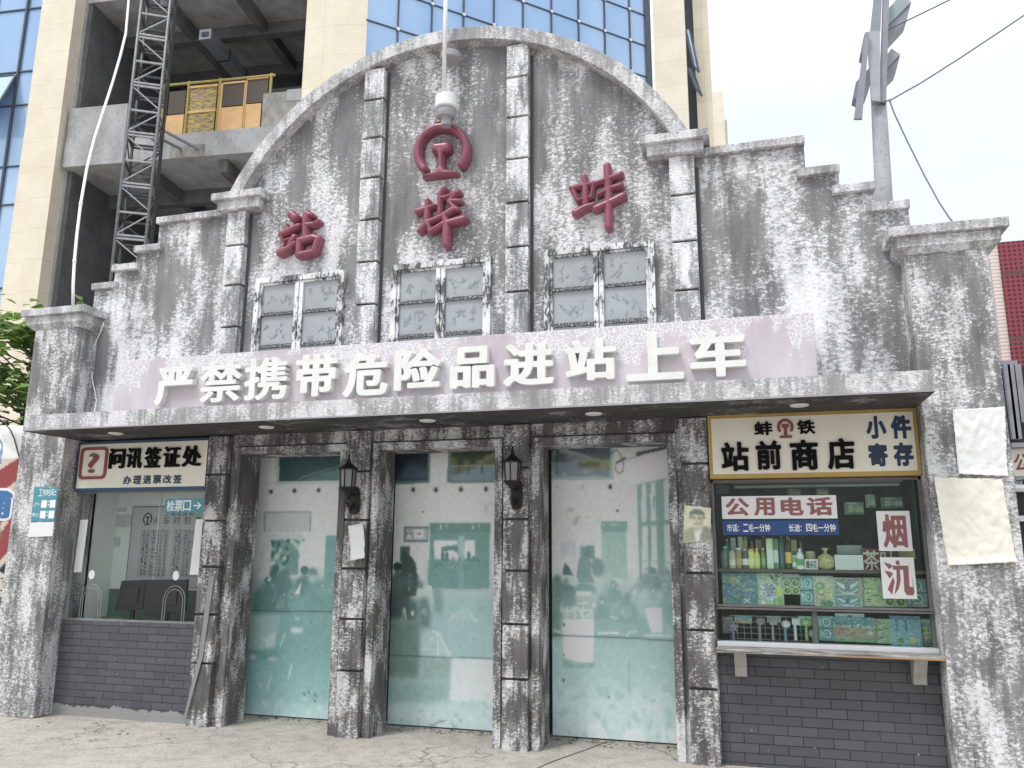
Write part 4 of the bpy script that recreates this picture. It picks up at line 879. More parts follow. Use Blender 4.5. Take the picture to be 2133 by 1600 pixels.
# ================================================================ shop sign and display window on the right
SS = thing('shop_sign', 'cream shop sign with ochre border and black and navy characters', 'sign', (3.17, 0, 2.16))
mb = MB(); mb.box(2.388, 3.945, .004, .075, 2.163, 2.676, 0); mb.box(2.415, 3.918, 0, .004, 2.198, 2.65, 1); mb.build('board', [M['gold'], M['cream']], SS)
for ch, (a, b, z1, z0) in zip('站前商店', ((2.484, 2.699, 2.454, 2.22), (2.752, 2.946, 2.457, 2.226), (3.011, 3.22, 2.457, 2.216), (3.286, 3.485, 2.459, 2.218))):
    mb = MB(); letter(mb, ch, a, b, z0, z1, 0, .016, .034, 1.1, 60); mb.build('character', M['black_letter'], SS)
for ch, a, b in (('蚌', 2.75, 2.89), ('铁', 3.077, 3.21)): mb = MB(); letter(mb, ch, a, b, 2.50, 2.612, 0, .012, .028, 1.1, 54); mb.build('small_character', M['black_letter'], SS)
mb = MB()
for ch, a, b, z0, z1 in (('小', 3.581, 3.724, 2.447, 2.626), ('件', 3.756, 3.90, 2.441, 2.623), ('寄', 3.582, 3.717, 2.233, 2.412), ('存', 3.759, 3.897, 2.233, 2.414)): letter(mb, ch, a, b, z0, z1, 0, .003, .05, 1.05, 54)
mb.build('navy_lettering', M['navy_letter'], SS)
mb = MB(); c = (2.988, 2.562)
mb.tube([(c[0]+.052*math.cos(R(t)), -.004, c[1]+.055*math.sin(R(t))) for t in range(-40, 221, 13)], .012, 6); mb.box(c[0]-.012, c[0]+.012, -.010, 0, c[1]-.075, c[1]+.012); mb.box(c[0]-.027, c[0]+.027, -.011, 0, c[1]-.004, c[1]+.024); mb.box(c[0]-.045, c[0]+.045, -.011, 0, c[1]-.088, c[1]-.068); mb.build('emblem', M['maroon'], SS)

SW = thing('shop_window', 'glazed shop display window with a horizontal rail and aluminium sill', 'window', (3.17, .1, .86))
MB().box(2.388, 3.945, .098, .104, 1.178, 2.160).build('pane', M['glass_green'], SW); MB().box(2.388, 3.945, .080, .086, .905, 1.150).build('pane', M['glass_green'], SW)
mb = MB(); mb.box(2.386, 3.95, .055, .135, 1.146, 1.160); mb.box(2.386, 3.95, .062, .135, 1.164, 1.182); mb.box(2.386, 2.41, .085, .135, 1.182, 2.16); mb.box(3.925, 3.95, .085, .135, .905, 2.16); mb.box(3.10, 3.135, .088, .13, .905, 1.146); mb.box(2.386, 3.95, .085, .135, 2.135, 2.16); mb.build('frame', plain('dark window rail', (.16, .15, .15), .5, .2, .2, 14), SW, bevel=.003)
MB().box(2.386, 3.95, .02, .135, .872, .906).build('sill', M['alu'], SW, bevel=.003)
mb = MB(); mb.box(2.386, 3.95, .95, .97, .6, 2.66, 0); mb.box(2.36, 2.386, .39, .97, .6, 2.66, 0); mb.box(3.95, 3.97, .30, .97, .6, 2.66, 0); mb.box(2.386, 3.95, .13, .95, .84, .87, 0); mb.box(2.386, 3.95, .16, .50, 1.430, 1.455, 1)
mb.build('shop_interior', [plain('dark shop lining', (.12, .15, .13), .7, 0, .5, 4), plain('shelf board', (.13, .12, .10), .6)], SW)
def wood():
    t = NT('cracked counter board'); v = t.pos((.6, 4, 9)); a = t.noise(v, 9, 8, .7, .5); b = t.noise(t.pos((1, 1, 4)), 3, 4, .6)
    c = t.mix(t.ramp(a, [(.38, 0), (.6, 1)]), (.05, .047, .042), (.40, .385, .36)); g = t.n('ShaderNodeNewGeometry'); s = t.n('ShaderNodeSeparateXYZ'); t.l(g.outputs['Position'], s.inputs[0])
    o = t.math('MULTIPLY', t.ramp(t.noise(t.pos((.45, 1, 1)), 2.6, 3, .5), [(.52, 0), (.58, 1)]), t.ramp(s.outputs[2], [(.853, 1), (.858, 0)]))
    t.col(t.mix(o, c, (.34, .21, .11))).set(.8); t.bump(a, .7, .006); return t.mat
CB = thing('counter_board', 'weathered wooden counter board on two brackets below the shop window', 'counter', (3.17, -.05, .85))
MB().box(2.382, 3.985, -.155, .074, .842, .871).build('board', wood(), CB, bevel=.004)
for x in (2.555, 3.80):
    mb = MB(); mb.grid([(x-.045, -.11, .841), (x+.045, -.11, .841), (x+.045, -.02, .72), (x-.045, -.02, .72), (x-.045, .074, .841), (x+.045, .074, .841), (x+.045, .074, .655), (x-.045, .074, .655), (x-.045, -.005, .655), (x+.045, -.005, .655)],
        [(0, 1, 2, 3), (3, 2, 9, 8), (8, 9, 6, 7), (0, 4, 5, 1), (0, 3, 8, 7, 4), (1, 5, 6, 9, 2), (4, 7, 6, 5)]); mb.build('bracket', plain('pale bracket', (.36, .35, .32), .7, 0, .2), CB, bevel=.004)
# signs on the shop glass
def glass_sign(name, label, x0, x1, z0, z1, mat, y=.092): 
    t = thing(name, label, 'sign', ((x0+x1)/2, y, z0)); MB().box(x0, x1, y, y+.004, z0, z1).build('board', mat, t); return t
t = glass_sign('phone_sign', 'white sign with four maroon characters at the top left of the shop glass', 2.467, 3.335, 1.846, 2.026, M['paper'])
mb = MB()
for ch, a, b in zip('公用电话', (2.495, 2.715, 2.92, 3.115), (2.68, 2.875, 3.09, 3.305)): letter(mb, ch, a, b, 1.87, 2.012, .092, .002, .035, 1.1, 50)
mb.build('lettering', M['maroon_l'], t)
t = glass_sign('call_price_strip', 'dark blue price strip with white characters under the phone sign', 2.467, 3.337, 1.719, 1.832, M['blue_sign'])
mb = MB(); word(mb, '市话:二毛一分钟', 2.50, 2.83, 1.745, 1.805, .092, .002, .06, bold=.012, n=36); word(mb, '长途:四毛一分钟', 2.97, 3.315, 1.745, 1.805, .092, .002, .06, bold=.012, n=36); mb.build('lettering', M['white'], t)
for nm, ch, z0, z1, lb in (('tobacco_card', '烟', 1.60, 1.90, 'upper white card with one maroon character on the shop glass'), ('tobacco_card', '氛', 1.25, 1.553, 'lower white card with one maroon character on the shop glass')):
    t = glass_sign(nm, lb, 3.614, 3.848, z0, z1, M['paper'])
    mb = MB()
    if ch == '烟': letter(mb, ch, 3.648, 3.818, z0+.025, z1-.025, .092, .002, .030, 1.25, 60)
    else:
        cx = 3.731; zz = lambda f: z0+f*(z1-z0); X = lambda f: 3.614+f*.234
        for poly in ([(.10, .88), (.28, .84), (.36, .78), (.24, .71)], [(.10, .68), (.30, .64), (.35, .60), (.24, .48)], [(.15, .22), (.27, .10), (.38, .42), (.34, .52)], [(.36, .80), (.82, .80), (.80, .30), (.90, .28), (.90, .55), (.93, .16), (.88, .09), (.70, .09), (.64, .18), (.66, .70), (.56, .70), (.56, .45), (.48, .24), (.34, .10), (.44, .42), (.46, .70), (.36, .70)], [(.46, .92), (.57, .92), (.57, .82), (.46, .82)]):
            mb.prism([(X(u), zz(w)) for u, w in poly], .0902, .092)
    mb.build('lettering', M['maroon_l'], t)
TU = thing('tube_light', 'grey fluorescent tube with black end box inside the top of the shop window', 'tube light', (3.17, .2, 2.09))
MB().tube([at(1530, 1014.5, .2), at(1873, 1008.5, .2)], .014, 10).build('tube', M['plasgrey'], TU); MB().tube([at(1524, 1005, .2), at(1880, 1000, .2)], .012, 8).build('batten', M['plasgrey'], TU); a = at(1505, 1018, .2); MB().box(a.x-.05, a.x+.05, .18, .25, a.z-.045, a.z+.05).build('end_box', M['black'], TU)
# goods on the shelf: bottles and boxes
cols = {}
def cm(c):
    if c not in cols: c2 = tuple(v*.72+q*.28 for v, q in zip(c, (150, 172, 164))); cols[c] = plain('goods colour', tuple(min(.8, v*1.5) for v in lin(c2)), .35, 0, .06, 20)
    return cols[c]
def bottle(px, py, w, h, y, body, cap, label, lab_c=None, shape=0):
    """px,py: foot of the bottle on the shelf, w and h in photograph units turned into metres"""
    b = at(px, py, y); s = 1/ (FOC/ (b-Vector(CAM)).dot(Vector(_f))); r = w*s/2; H = h*s; z = 1.456
    t = thing('bottle' if shape < 2 else 'carton', label, 'bottle' if shape < 2 else 'carton', (b.x, y, z), 0, 'drinks and bottles on the shop shelf')
    if shape == 0: MB().lathe((b.x, y, z), [(r*.9, 0), (r, .01), (r, H*.62), (r*.8, H*.74), (r*.36, H*.86), (r*.36, H*.92)], 14).build('bottle_body', cm(body), t, smooth=False); MB().lathe((b.x, y, z+H*.92), [(r*.42, 0), (r*.42, H*.08)], 12).build('cap', cm(cap), t)
    elif shape == 1: MB().lathe((b.x, y, z), [(r*.9, 0), (r, .01), (r, H*.86), (r*.8, H*.90)], 14).build('jar_body', cm(body), t); MB().lathe((b.x, y, z+H*.90), [(r*.85, 0), (r*.85, H*.1)], 14).build('cap', cm(cap), t)
    else: MB().box(b.x-r, b.x+r, y-r*.6, y+r*.6, z, z+H).build('carton_body', cm(body), t, bevel=.003)
    if lab_c:
        if shape < 2: MB().lathe((b.x, y, z+H*.18), [(r*1.03, 0), (r*1.03, H*.32)], 14).build('label', cm(lab_c), t)
        else: MB().box(b.x-r*.8, b.x+r*.8, y-r*.6-.002, y-r*.6, z+H*.2, z+H*.62).build('label', cm(lab_c), t)
G = [(1512, 1178, 20, 44, .26, (92, 110, 100), (190, 200, 195), 'murky pale bottle at the left end of the shelf', None, 0), (1526, 1178, 14, 36, .20, (176, 150, 140), (150, 140, 130), 'pinkish jar with pale label second in the front row', (205, 196, 186), 1), (1540, 1179, 13, 42, .21, (150, 104, 66), (220, 222, 218), 'brown jar with white cap in the front row', (176, 138, 84), 1), (1553, 1178, 13, 40, .20, (52, 60, 46), (226, 228, 224), 'dark bottle with white cap and white label', (206, 208, 200), 0), (1566, 1179, 14, 40, .21, (206, 192, 96), (196, 150, 110), 'yellow jar with orange cap', (214, 206, 150), 1), (1578, 1180, 12, 42, .20, (188, 190, 70), (206, 184, 80), 'lime yellow bottle beside the yellow jar', (196, 200, 110), 0), (1591, 1180, 11, 42, .22, (86, 116, 74), (222, 226, 220), 'slim green bottle with white cap', (120, 146, 96), 0), (1605, 1182, 13, 62, .20, (196, 206, 150), (214, 220, 190), 'tall pale green carton', (224, 228, 206), 2), (1617, 1182, 12, 62, .23, (90, 106, 92), (200, 206, 200), 'tall dark green carton with pale spot', (190, 202, 198), 2), (1631, 1182, 15, 74, .25, (34, 82, 48), (60, 110, 70), 'tall dark green glass bottle', (60, 72, 110), 0), (1644, 1183, 13, 68, .20, (36, 24, 20), (150, 40, 44), 'cola brown bottle with red top', (206, 160, 66), 0), (1656, 1184, 10, 28, .19, (120, 130, 84), (180, 186, 150), 'short olive jar beside the white bottle', (196, 202, 170), 1), (1668, 1187, 16, 42, .18, (226, 232, 224), (236, 240, 236), 'white plastic bottle with green label', (70, 132, 92), 0), (1689, 1172, 22, 36, .30, (200, 178, 120), (206, 196, 170), 'clear tub of snacks behind the popcorn card', (186, 150, 84), 1),
     (1530, 1136, 16, 30, .40, (136, 112, 84), (90, 80, 60), 'brown jar in the back row at the left', None, 1), (1549, 1136, 14, 34, .40, (108, 132, 112), (200, 206, 200), 'green jar with white label in the back row', (206, 212, 204), 1), (1564, 1136, 14, 34, .41, (70, 92, 72), (190, 196, 188), 'dark green jar with white label in the back row', (210, 216, 208), 1), (1578, 1138, 13, 36, .42, (120, 104, 84), (150, 130, 100), 'tan jar in the back row', None, 1), (1592, 1138, 13, 36, .42, (96, 106, 74), (120, 130, 90), 'olive jar in the back row', None, 1), (1665, 1140, 20, 34, .42, (188, 178, 120), (220, 214, 180), 'cream tub in the back row', None, 1)]
rg = random.Random(31); pal = [((150, 120, 90), 'tan'), ((96, 124, 92), 'green'), ((176, 168, 96), 'yellow'), ((120, 84, 70), 'brown'), ((170, 180, 176), 'grey'), ((150, 90, 84), 'red'), ((84, 110, 130), 'blue'), ((200, 196, 176), 'cream')]
for i in range(13):
    cc, nm = pal[(i*3+1) % 8]; c3, n3 = pal[(i*5+2) % 8]; x = 1517+i*12.6+rg.uniform(-2, 2)
    G.append((x, 1150, rg.uniform(9, 13), rg.uniform(54, 68), .33, cc, c3, '%s %s with %s %s in the middle row, %s from the left' % (rg.choice(['slim', 'squat', 'tall']), nm+(' carton' if i % 3 == 2 else ' bottle'), n3, 'label' if i % 3 == 2 else 'cap', ['first', 'second', 'third', 'fourth', 'fifth', 'sixth', 'seventh', 'eighth', 'ninth', 'tenth', 'eleventh', 'twelfth', 'thirteenth'][i]), c3, 2 if i % 3 == 2 else i % 2))
for g in G:
    bottle(*g)
t = thing('snack_bag', 'tied clear bag of yellow popcorn on the shelf', 'bag', tuple(at(1720, 1187, .2))); c = at(1720, 1170, .2); MB().lathe((c.x, .2, 1.456), [(.035, 0), (.062, .02), (.066, .075), (.055, .10), (.014, .125), (.01, .135), (.03, .165)], 14).build('popcorn', plain('yellow popcorn bag', (.56, .55, .26), .4, 0, .5, 60, .6), t, smooth=True)
def card(name, label, px0, px1, py0, py1, y, mat, text=None, tm=None):
    a = at(px0, py1, y); b = at(px1, py0, y); t = thing(name, label, 'card', ((a.x+b.x)/2, y, a.z)); MB().box(a.x, b.x, y, y+.004, a.z, b.z).build('board', mat, t)
    if text: mb = MB(); word(mb, text, a.x+.01, b.x-.01, a.z+.012, b.z-.012, y, .0015, .03, bold=.012, n=36); mb.build('lettering', tm, t)
card('popcorn_card', 'small white card with black handwriting by the popcorn bag', 1677, 1703, 1165, 1187, .17, M['paper'], '爆米花', M['ink'])
card('blank_price_card', 'white card with faint print right of the popcorn bag', 1740, 1797, 1156, 1188, .17, M['paper'])
card('tea_card', 'maroon card with cream characters behind the tobacco cards', 1797, 1870, 1143, 1193, .22, M['maroon'], '茶叶', M['cream'])
card('tea_card', 'cream card with maroon character between the two tobacco cards', 1836, 1905, 1143, 1164, .235, plain('pale yellow card', (.55, .50, .25), .6))
card('price_card', 'grey folded card standing above the white card', 1744, 1795, 1136, 1154, .26, plain('pale green card', (.32, .37, .34), .6))
# packs hung along the glass
def pack(label, px0, px1, py0, py1, y, bg, kind, seed, cat='toy pack'):
    a = at(px0, py1, y); b = at(px1, py0, y); rr = random.Random(seed); pr = Print([(0, 0), (100, 0), (100, 100), (0, 100)], 60, 60, tuple(q*.66+w*.34 for q, w in zip(bg, rr.choice([(190, 196, 192), (170, 190, 200), (200, 180, 184)]))))
    if kind == 'sea':
        for i in range(16): pr.ell(rr.uniform(5, 95), rr.uniform(5, 95), rr.uniform(3, 10), rr.uniform(3, 8), rr.choice([(196, 186, 96), (206, 216, 216), (70, 120, 84), (60, 104, 140), (196, 150, 130)]), .8, 1)
        pr.ell(28, 22, 24, 9, (176, 168, 100), .8, 2); pr.line([(60, 78), (76, 92)], 1.5, (220, 228, 226)); pr.line([(76, 78), (60, 92)], 1.5, (220, 228, 226))
    elif kind == 'plate':
        pr.ell(45, 56, 36, 30, (206, 200, 208)); pr.ell(45, 54, 28, 22, (150, 140, 156)); pr.blotch((220, 214, 222), 1, .3, .8, seed, ((pr.u-45)/28)**2+((pr.v-54)/22)**2 < 1); pr.ell(82, 58, 14, 18, (214, 218, 96)); pr.blotch((50, 60, 50), 1, .5, .9, seed+1, (pr.v < 26) & (pr.u > 50)); pr.ell(18, 92, 8, 6, (226, 232, 226)); pr.ell(34, 93, 7, 5, (226, 232, 226)); pr.poly([(60, 80), (100, 70), (100, 100), (50, 100)], (150, 190, 70), .8, 1)
    elif kind == 'rings':
        pr.poly([(0, 0), (100, 0), (100, 16), (0, 16)], (176, 160, 170))
        for cx, cy in ((26, 46), (74, 46), (26, 82), (74, 82)): pr.ell(cx, cy, 23, 18, (206, 212, 150)); pr.ell(cx, cy, 18, 14, (106, 116, 56)); pr.ell(cx+4, cy-3, 5, 4, (190, 196, 120))
    elif kind == 'eyes':
        for cy in (25, 72): pr.ell(56, cy, 26, 17, (190, 214, 210)); pr.ell(56, cy, 17, 12, (60, 130, 130)); pr.ell(54, cy, 7, 5, (160, 206, 200)); pr.poly([(10, cy-14), (24, cy-14), (24, cy+16), (10, cy+16)], (206, 220, 216), .7)
        pr.line([(0, 50), (100, 50)], 1.2, (40, 60, 62))
    elif kind == 'loops':
        for cx, cy, c in ((32, 34, (110, 140, 60)), (36, 52, (120, 150, 70)), (32, 70, (196, 120, 110))): pr.ell(cx, cy, 24, 12, c, .9); pr.ell(cx, cy, 17, 7, (206, 206, 140), .9)
        pr.ell(74, 60, 22, 30, (214, 206, 120), .7, 2); pr.ell(60, 92, 34, 12, (60, 110, 66), .8, 1); pr.ell(40, 10, 30, 8, (206, 196, 206), .8, 1)
    elif kind == 'wing':
        pr.line([(3, 3), (97, 3), (97, 97), (3, 97), (3, 3)], 2, (190, 206, 200)); pr.poly([(50, 72), (30, 60), (8, 20), (38, 40), (46, 56)], (206, 224, 220)); pr.poly([(50, 72), (70, 60), (92, 20), (62, 40), (54, 56)], (206, 224, 220)); pr.ell(50, 52, 9, 22, (84, 98, 112)); pr.line([(14, 66), (34, 84), (66, 84), (86, 66)], 2, (214, 226, 222)); pr.line([(30, 92), (70, 92)], 3, (206, 216, 214))
    elif kind == 'lash':
        for i in range(12): pr.ell(rr.choice((28, 58))+rr.uniform(-10, 10), 8+i*7.6, rr.uniform(10, 20), 2.2, rr.choice([(64, 60, 40), (214, 222, 130), (80, 90, 50)]), .8)
        pr.poly([(0, 0), (16, 0), (10, 100), (0, 100)], (150, 84, 62), .8, 2)
    elif kind == 'beach':
        pr.poly([(0, 0), (100, 0), (100, 34), (0, 30)], (86, 134, 146)); pr.poly([(0, 40), (100, 48), (100, 84), (0, 84)], (176, 120, 92), .9, 1); pr.ell(88, 62, 6, 8, (214, 190, 180)); pr.poly([(0, 84), (100, 84), (100, 100), (0, 100)], (120, 160, 90))
        for i in range(10): pr.ell(rr.uniform(3, 97), rr.uniform(28, 42), 3, 4, rr.choice([(60, 74, 66), (206, 196, 150), (150, 90, 70)]))
    elif kind == 'tools':
        for x in (22, 52, 80): pr.poly([(x-4, 5), (x+4, 5), (x+3, 60), (x-3, 60)], rr.choice([(120, 170, 176), (60, 110, 140)])); pr.ell(x, 62, 8, 10, (130, 180, 180), .8)
        pr.poly([(0, 0), (100, 0), (100, 12), (0, 12)], (70, 120, 150)); pr.ell(30, 82, 12, 9, (96, 140, 84)); pr.ell(72, 82, 14, 10, (206, 210, 120))
    for i in range(46): pr.ell(rr.uniform(0, 100), rr.uniform(0, 100), rr.uniform(1, 4), rr.uniform(1, 3), rr.choice([(214, 222, 210), (60, 84, 84), (196, 206, 130), (120, 160, 164), (186, 130, 120), (90, 110, 70)]), .55)
    for i in range(9): x, y_ = rr.uniform(5, 80), rr.uniform(5, 95); pr.line([(x, y_), (x+rr.uniform(6, 24), y_+rr.uniform(-4, 4))], .9, rr.choice([(222, 228, 222), (50, 66, 66)]), .6)
    g_ = pr.c.mean(-1, keepdims=True); pr.c = g_+(pr.c-g_)*.8; pr.c = pr.c*.72+np.array((124, 158, 158))*.28; pr.noise(9, 1, seed); o = pr.build('toy_pack', M['print_paper'], sheet(a.x, b.x, a.z, b.z, y), None, .012, 1.25); return tag(o, label, cat, 'packs hung behind the shop glass')
pack('deep blue pack with sea creatures, first from the left', 1506, 1577, 1194, 1260, .21, (52, 92, 112), 'sea', 1); pack('yellow pack with a round grey plate', 1580, 1630, 1194, 1260, .212, (176, 186, 120), 'plate', 2)
pack('pack with four olive rings under a mauve header', 1631, 1665, 1196, 1238, .214, (96, 100, 60), 'rings', 3); pack('narrow teal pack with two round eyes', 1668, 1695, 1200, 1260, .213, (84, 126, 128), 'eyes', 4)
pack('pale yellow pack with stacked loops', 1698, 1734, 1200, 1262, .212, (186, 190, 130), 'loops', 5); pack('framed pack with pale wings, the upper one', 1736, 1794, 1204, 1239, .214, (104, 112, 90), 'wing', 6); pack('framed pack with pale wings, the lower one', 1737, 1795, 1241, 1263, .214, (86, 112, 108), 'wing', 7)
pack('yellow green pack with dark lashes', 1797, 1838, 1204, 1263, .213, (176, 190, 96), 'lash', 8); pack('green pack with dark rings behind the lower tobacco card', 1842, 1884, 1206, 1264, .214, (120, 160, 140), 'rings', 9); pack('narrow teal pack at the right end of the row', 1888, 1928, 1206, 1264, .215, (96, 130, 120), 'eyes', 10)
pack('wide box with a beach picture in the lower window', 1738, 1821, 1287, 1336, .20, (150, 176, 150), 'beach', 11); pack('blue pack of toy tools in the lower window', 1858, 1916, 1284, 1344, .205, (110, 160, 176), 'tools', 12); pack('teal striped pack beside the post in the lower window', 1706, 1734, 1284, 1334, .21, (90, 126, 126), 'eyes', 13); pack('slanting green pack beside the beach box', 1824, 1856, 1290, 1340, .208, (120, 150, 96), 'lash', 14)
for i, (a_, b_, c_, d_, bg, kd, lb) in enumerate(((1506, 1526, 1285, 1318, (120, 84, 80), 'lash', 'small red pack in the lower left corner of the window'), (1530, 1566, 1284, 1298, (150, 160, 150), 'beach', 'grey flat box along the top of the wire grid'), (1598, 1626, 1284, 1296, (130, 120, 140), 'rings', 'mauve pack peeping over the square wand'), (1664, 1690, 1284, 1304, (130, 170, 130), 'eyes', 'pale green pack behind the lime wand'), (1740, 1800, 1279, 1288, (176, 190, 176), 'wing', 'thin pale box on top of the beach box'), (1918, 1950, 1290, 1345, (90, 124, 130), 'loops', 'dim blue pack at the lower right corner of the window'))): pack(lb, a_, b_, c_, d_, .225+.003*i, bg, kd, 40+i)
for i, (a_, b_, c_, d_, bg, lb) in enumerate(((1760, 1798, 1046, 1072, (90, 104, 96), 'dim hanging pack high between the phone sign and the tobacco card'), (1804, 1822, 1030, 1058, (120, 134, 126), 'small hanging pack at the top of the window left of the tobacco card'), (1700, 1726, 1018, 1033, (110, 96, 90), 'dim box peeping over the phone sign'), (1640, 1668, 1018, 1033, (84, 96, 90), 'second dim box peeping over the phone sign'), (1836, 1880, 1036, 1058, (66, 84, 80), 'dark rack of small packs above the upper tobacco card'))): pack(lb, a_, b_, c_, d_, .42+.004*i, bg, 'loops', 60+i)
mb = MB(); A = at(1520, 1282, .24); B = at(1700, 1336, .24)
for i in range(13): x = A.x+(B.x-A.x)*i/12; mb.tube([(x, .24, B.z), (x, .24, A.z)], .0018, 5)
for i in range(5): z = B.z+(A.z-B.z)*i/4; mb.tube([(A.x, .24, z), (B.x, .24, z)], .0018, 5)
tag(mb.build('wire_grid', M['alu']), 'pale wire display grid behind the lower left shop glass', 'wire grid')
def wand(px, py0, py1, c, head, hc, label):
    a = at(px, py1, .20); b = at(px, py0, .20); t = thing('toy_wand', label, 'toy', (a.x, .2, a.z), 0, 'small toys hung in the lower window')
    MB().tube([(a.x, .2, a.z), (a.x, .2, b.z)], [.012, .009], 8).build('handle', cm(c), t); mb = MB()
    if head == 'star': mb.prism([(b.x+(.05 if i % 2 == 0 else .022)*math.sin(math.pi*i/5), b.z+(.05 if i % 2 == 0 else .022)*math.cos(math.pi*i/5)) for i in range(10)], .195, .21)
    elif head == 'ball': mb.lathe((b.x, .2, b.z-.03), [(.012, 0), (.03, .012), (.036, .03), (.028, .052), (.01, .06)], 12)
    else: mb.box(b.x-.03, b.x+.03, .18, .215, b.z-.02, b.z+.03)
    mb.build('head', cm(hc), t, bevel=.003)
for w in ((1528, 1306, 1334, (112, 92, 116), 'star', (128, 104, 130), 'mauve star wand at the left of the wire grid'), (1584, 1294, 1336, (112, 96, 118), 'ball', (122, 112, 124), 'mauve wand with a round head'), (1611, 1296, 1334, (126, 112, 132), 'block', (128, 116, 130), 'mauve wand with a square head'), (1637, 1300, 1336, (70, 110, 136), 'ball', (220, 226, 226), 'blue handle with a plain white round head'), (1658, 1296, 1334, (206, 216, 214), 'block', (206, 216, 214), 'white wand right of the blue handle'), (1681, 1296, 1334, (140, 160, 80), 'ball', (170, 196, 120), 'lime wand with a round head'), (1694, 1320, 1336, (110, 70, 60), 'ball', (150, 130, 120), 'short tan toy by the window post')): wand(*w)

# ================================================================ papers on the pillars
def crumpled(name, label, q, y, mat, curl, seed, n=26, cat='poster', amp=.006):
    r = np.random.default_rng(seed).normal(size=(n, n)); r = blur(r, 2); r /= r.std(); r2 = np.abs(blur(np.random.default_rng(seed+1).normal(size=(n, n)), 1)); V = []
    for j in range(n):
        for i in range(n):
            s, t = i/(n-1), j/(n-1); a = Vector((*q[0], 0)).lerp(Vector((*q[1], 0)), s); b = Vector((*q[3], 0)).lerp(Vector((*q[2], 0)), s); c = a.lerp(b, t)
            e = min(s, 1-s, t, 1-t); lift = .004+abs(r[j, i])*amp+r2[j, i]*amp*.6*(t > .78)+curl*max(0, (t-.88)/.12)**2+curl*.8*max(0, (.07-s)/.07)**2+curl*.6*max(0, (s-.94)/.06)**2
            V.append((c.x+r[(j*3) % n, i]*.0012*(e < .02), y-lift, c.y+r[j, (i*5) % n]*.0012*(e < .02)))
    rp = random.Random(seed); pk = [(rp.uniform(.1, .9), rp.uniform(.08, .92), rp.uniform(.025, .05)) for _ in range(6)]
    for (j, i) in [(j, i) for j in range(n) for i in range(n)]:
        d = sum(math.exp(-((i/(n-1)-a)**2+(j/(n-1)-b)**2)/c**2) for a, b, c in pk); x_, y_, z_ = V[j*n+i]; V[j*n+i] = (x_, y_-.006*d, z_)
    mb = MB(); mb.grid(V, [(j*n+i, (j+1)*n+i, (j+1)*n+i+1, j*n+i+1) for j in range(n-1) for i in range(n-1)]); o = mb.build(name, mat, None, smooth=True, recalc=False)
    so_ = o.modifiers.new('thickness', 'SOLIDIFY'); so_.thickness = .0015; return tag(o, label, cat, 'blank papers on the pillars')
crumpled('wall_paper_sheet', 'upper blank white paper pasted on the right pillar', [(4.155, 2.622), (4.497, 2.632), (4.462, 2.128), (4.150, 2.150)], -.166, M['paper'], .012, 3, 44, amp=.004)
crumpled('wall_paper_sheet', 'lower yellowed paper with crumpled foot on the right pillar', [(3.985, 2.128), (4.424, 2.112), (4.452, 1.530), (4.02, 1.500)], -.166, M['paper_old'], .016, 8, 52, amp=.004)
crumpled('wall_paper_sheet', 'small faded paper hanging below the left lantern', [(-.80, 1.80), (-.655, 1.825), (-.630, 1.515), (-.765, 1.49)], -.002, M['paper'], .012, 5, 16)
# portrait poster
pr = Print([(0, 0), (54, 0), (58, 88), (0, 88)], 50, 80, (206, 204, 178))
pr.ell(27, 30, 22, 30, (222, 222, 204), .8, 4); pr.poly([(0, 60), (14, 50), (24, 52), (30, 88), (0, 88)], (150, 150, 132), .9, 2); pr.poly([(58, 88), (58, 56), (46, 46), (38, 52), (32, 88)], (118, 124, 118), .9, 2); pr.poly([(22, 54), (38, 52), (34, 88), (26, 88)], (224, 224, 214), 1, 1)
pr.poly([(21, 44), (34, 44), (36, 58), (28, 62), (21, 56)], (190, 184, 160), 1, 1); pr.ell(27, 32, 13, 18, (206, 200, 176), 1, 1); pr.poly([(34, 22), (41, 30), (38, 44), (31, 50), (32, 34)], (164, 158, 136), .8, 2)
pr.poly([(11, 28), (12, 14), (20, 7), (32, 6), (42, 13), (43, 28), (39, 32), (38, 20), (26, 19), (17, 20), (14, 32)], (98, 104, 92), 1, 1); pr.line([(17, 27), (23, 26)], 1.2, (100, 98, 82)); pr.line([(29, 26), (36, 27)], 1.2, (92, 90, 76)); pr.ell(21, 30, 2.2, 1.2, (84, 82, 70)); pr.ell(32, 30, 2.2, 1.2, (84, 82, 70)); pr.line([(26, 30), (25, 37), (28, 38)], .9, (160, 152, 128)); pr.line([(22, 43), (31, 43)], 1.1, (140, 110, 96)); pr.c = np.stack([blur(pr.c[..., q], 1) for q in range(3)], -1)*.8+np.array((206, 204, 182))*.2; pr.noise(4, 1, 3)
PX = [(2.178, 1.955), (2.385, 1.93), (2.372, 1.675), (2.158, 1.655)]
def pf(s, t):
    a = Vector(PX[0]).lerp(Vector(PX[1]), s); b = Vector(PX[3]).lerp(Vector(PX[2]), s); c = a.lerp(b, t); return (c.x, -.006-.02*max(0, s+t-1.6)**2*2-.004*math.sin(s*3), c.y)
tag(pr.build('portrait_poster', M['print_paper'], pf, None, .001), 'faded portrait photo of a dark haired person in a jacket stuck on a pilaster', 'poster')
mb = MB(); letter(mb, '尺', 2.312, 2.352, 2.055, 2.105, 0, .001, .02, n=36); tag(mb.build('graffiti_mark', M['ink']), 'small black painted character above the portrait poster', 'graffiti')
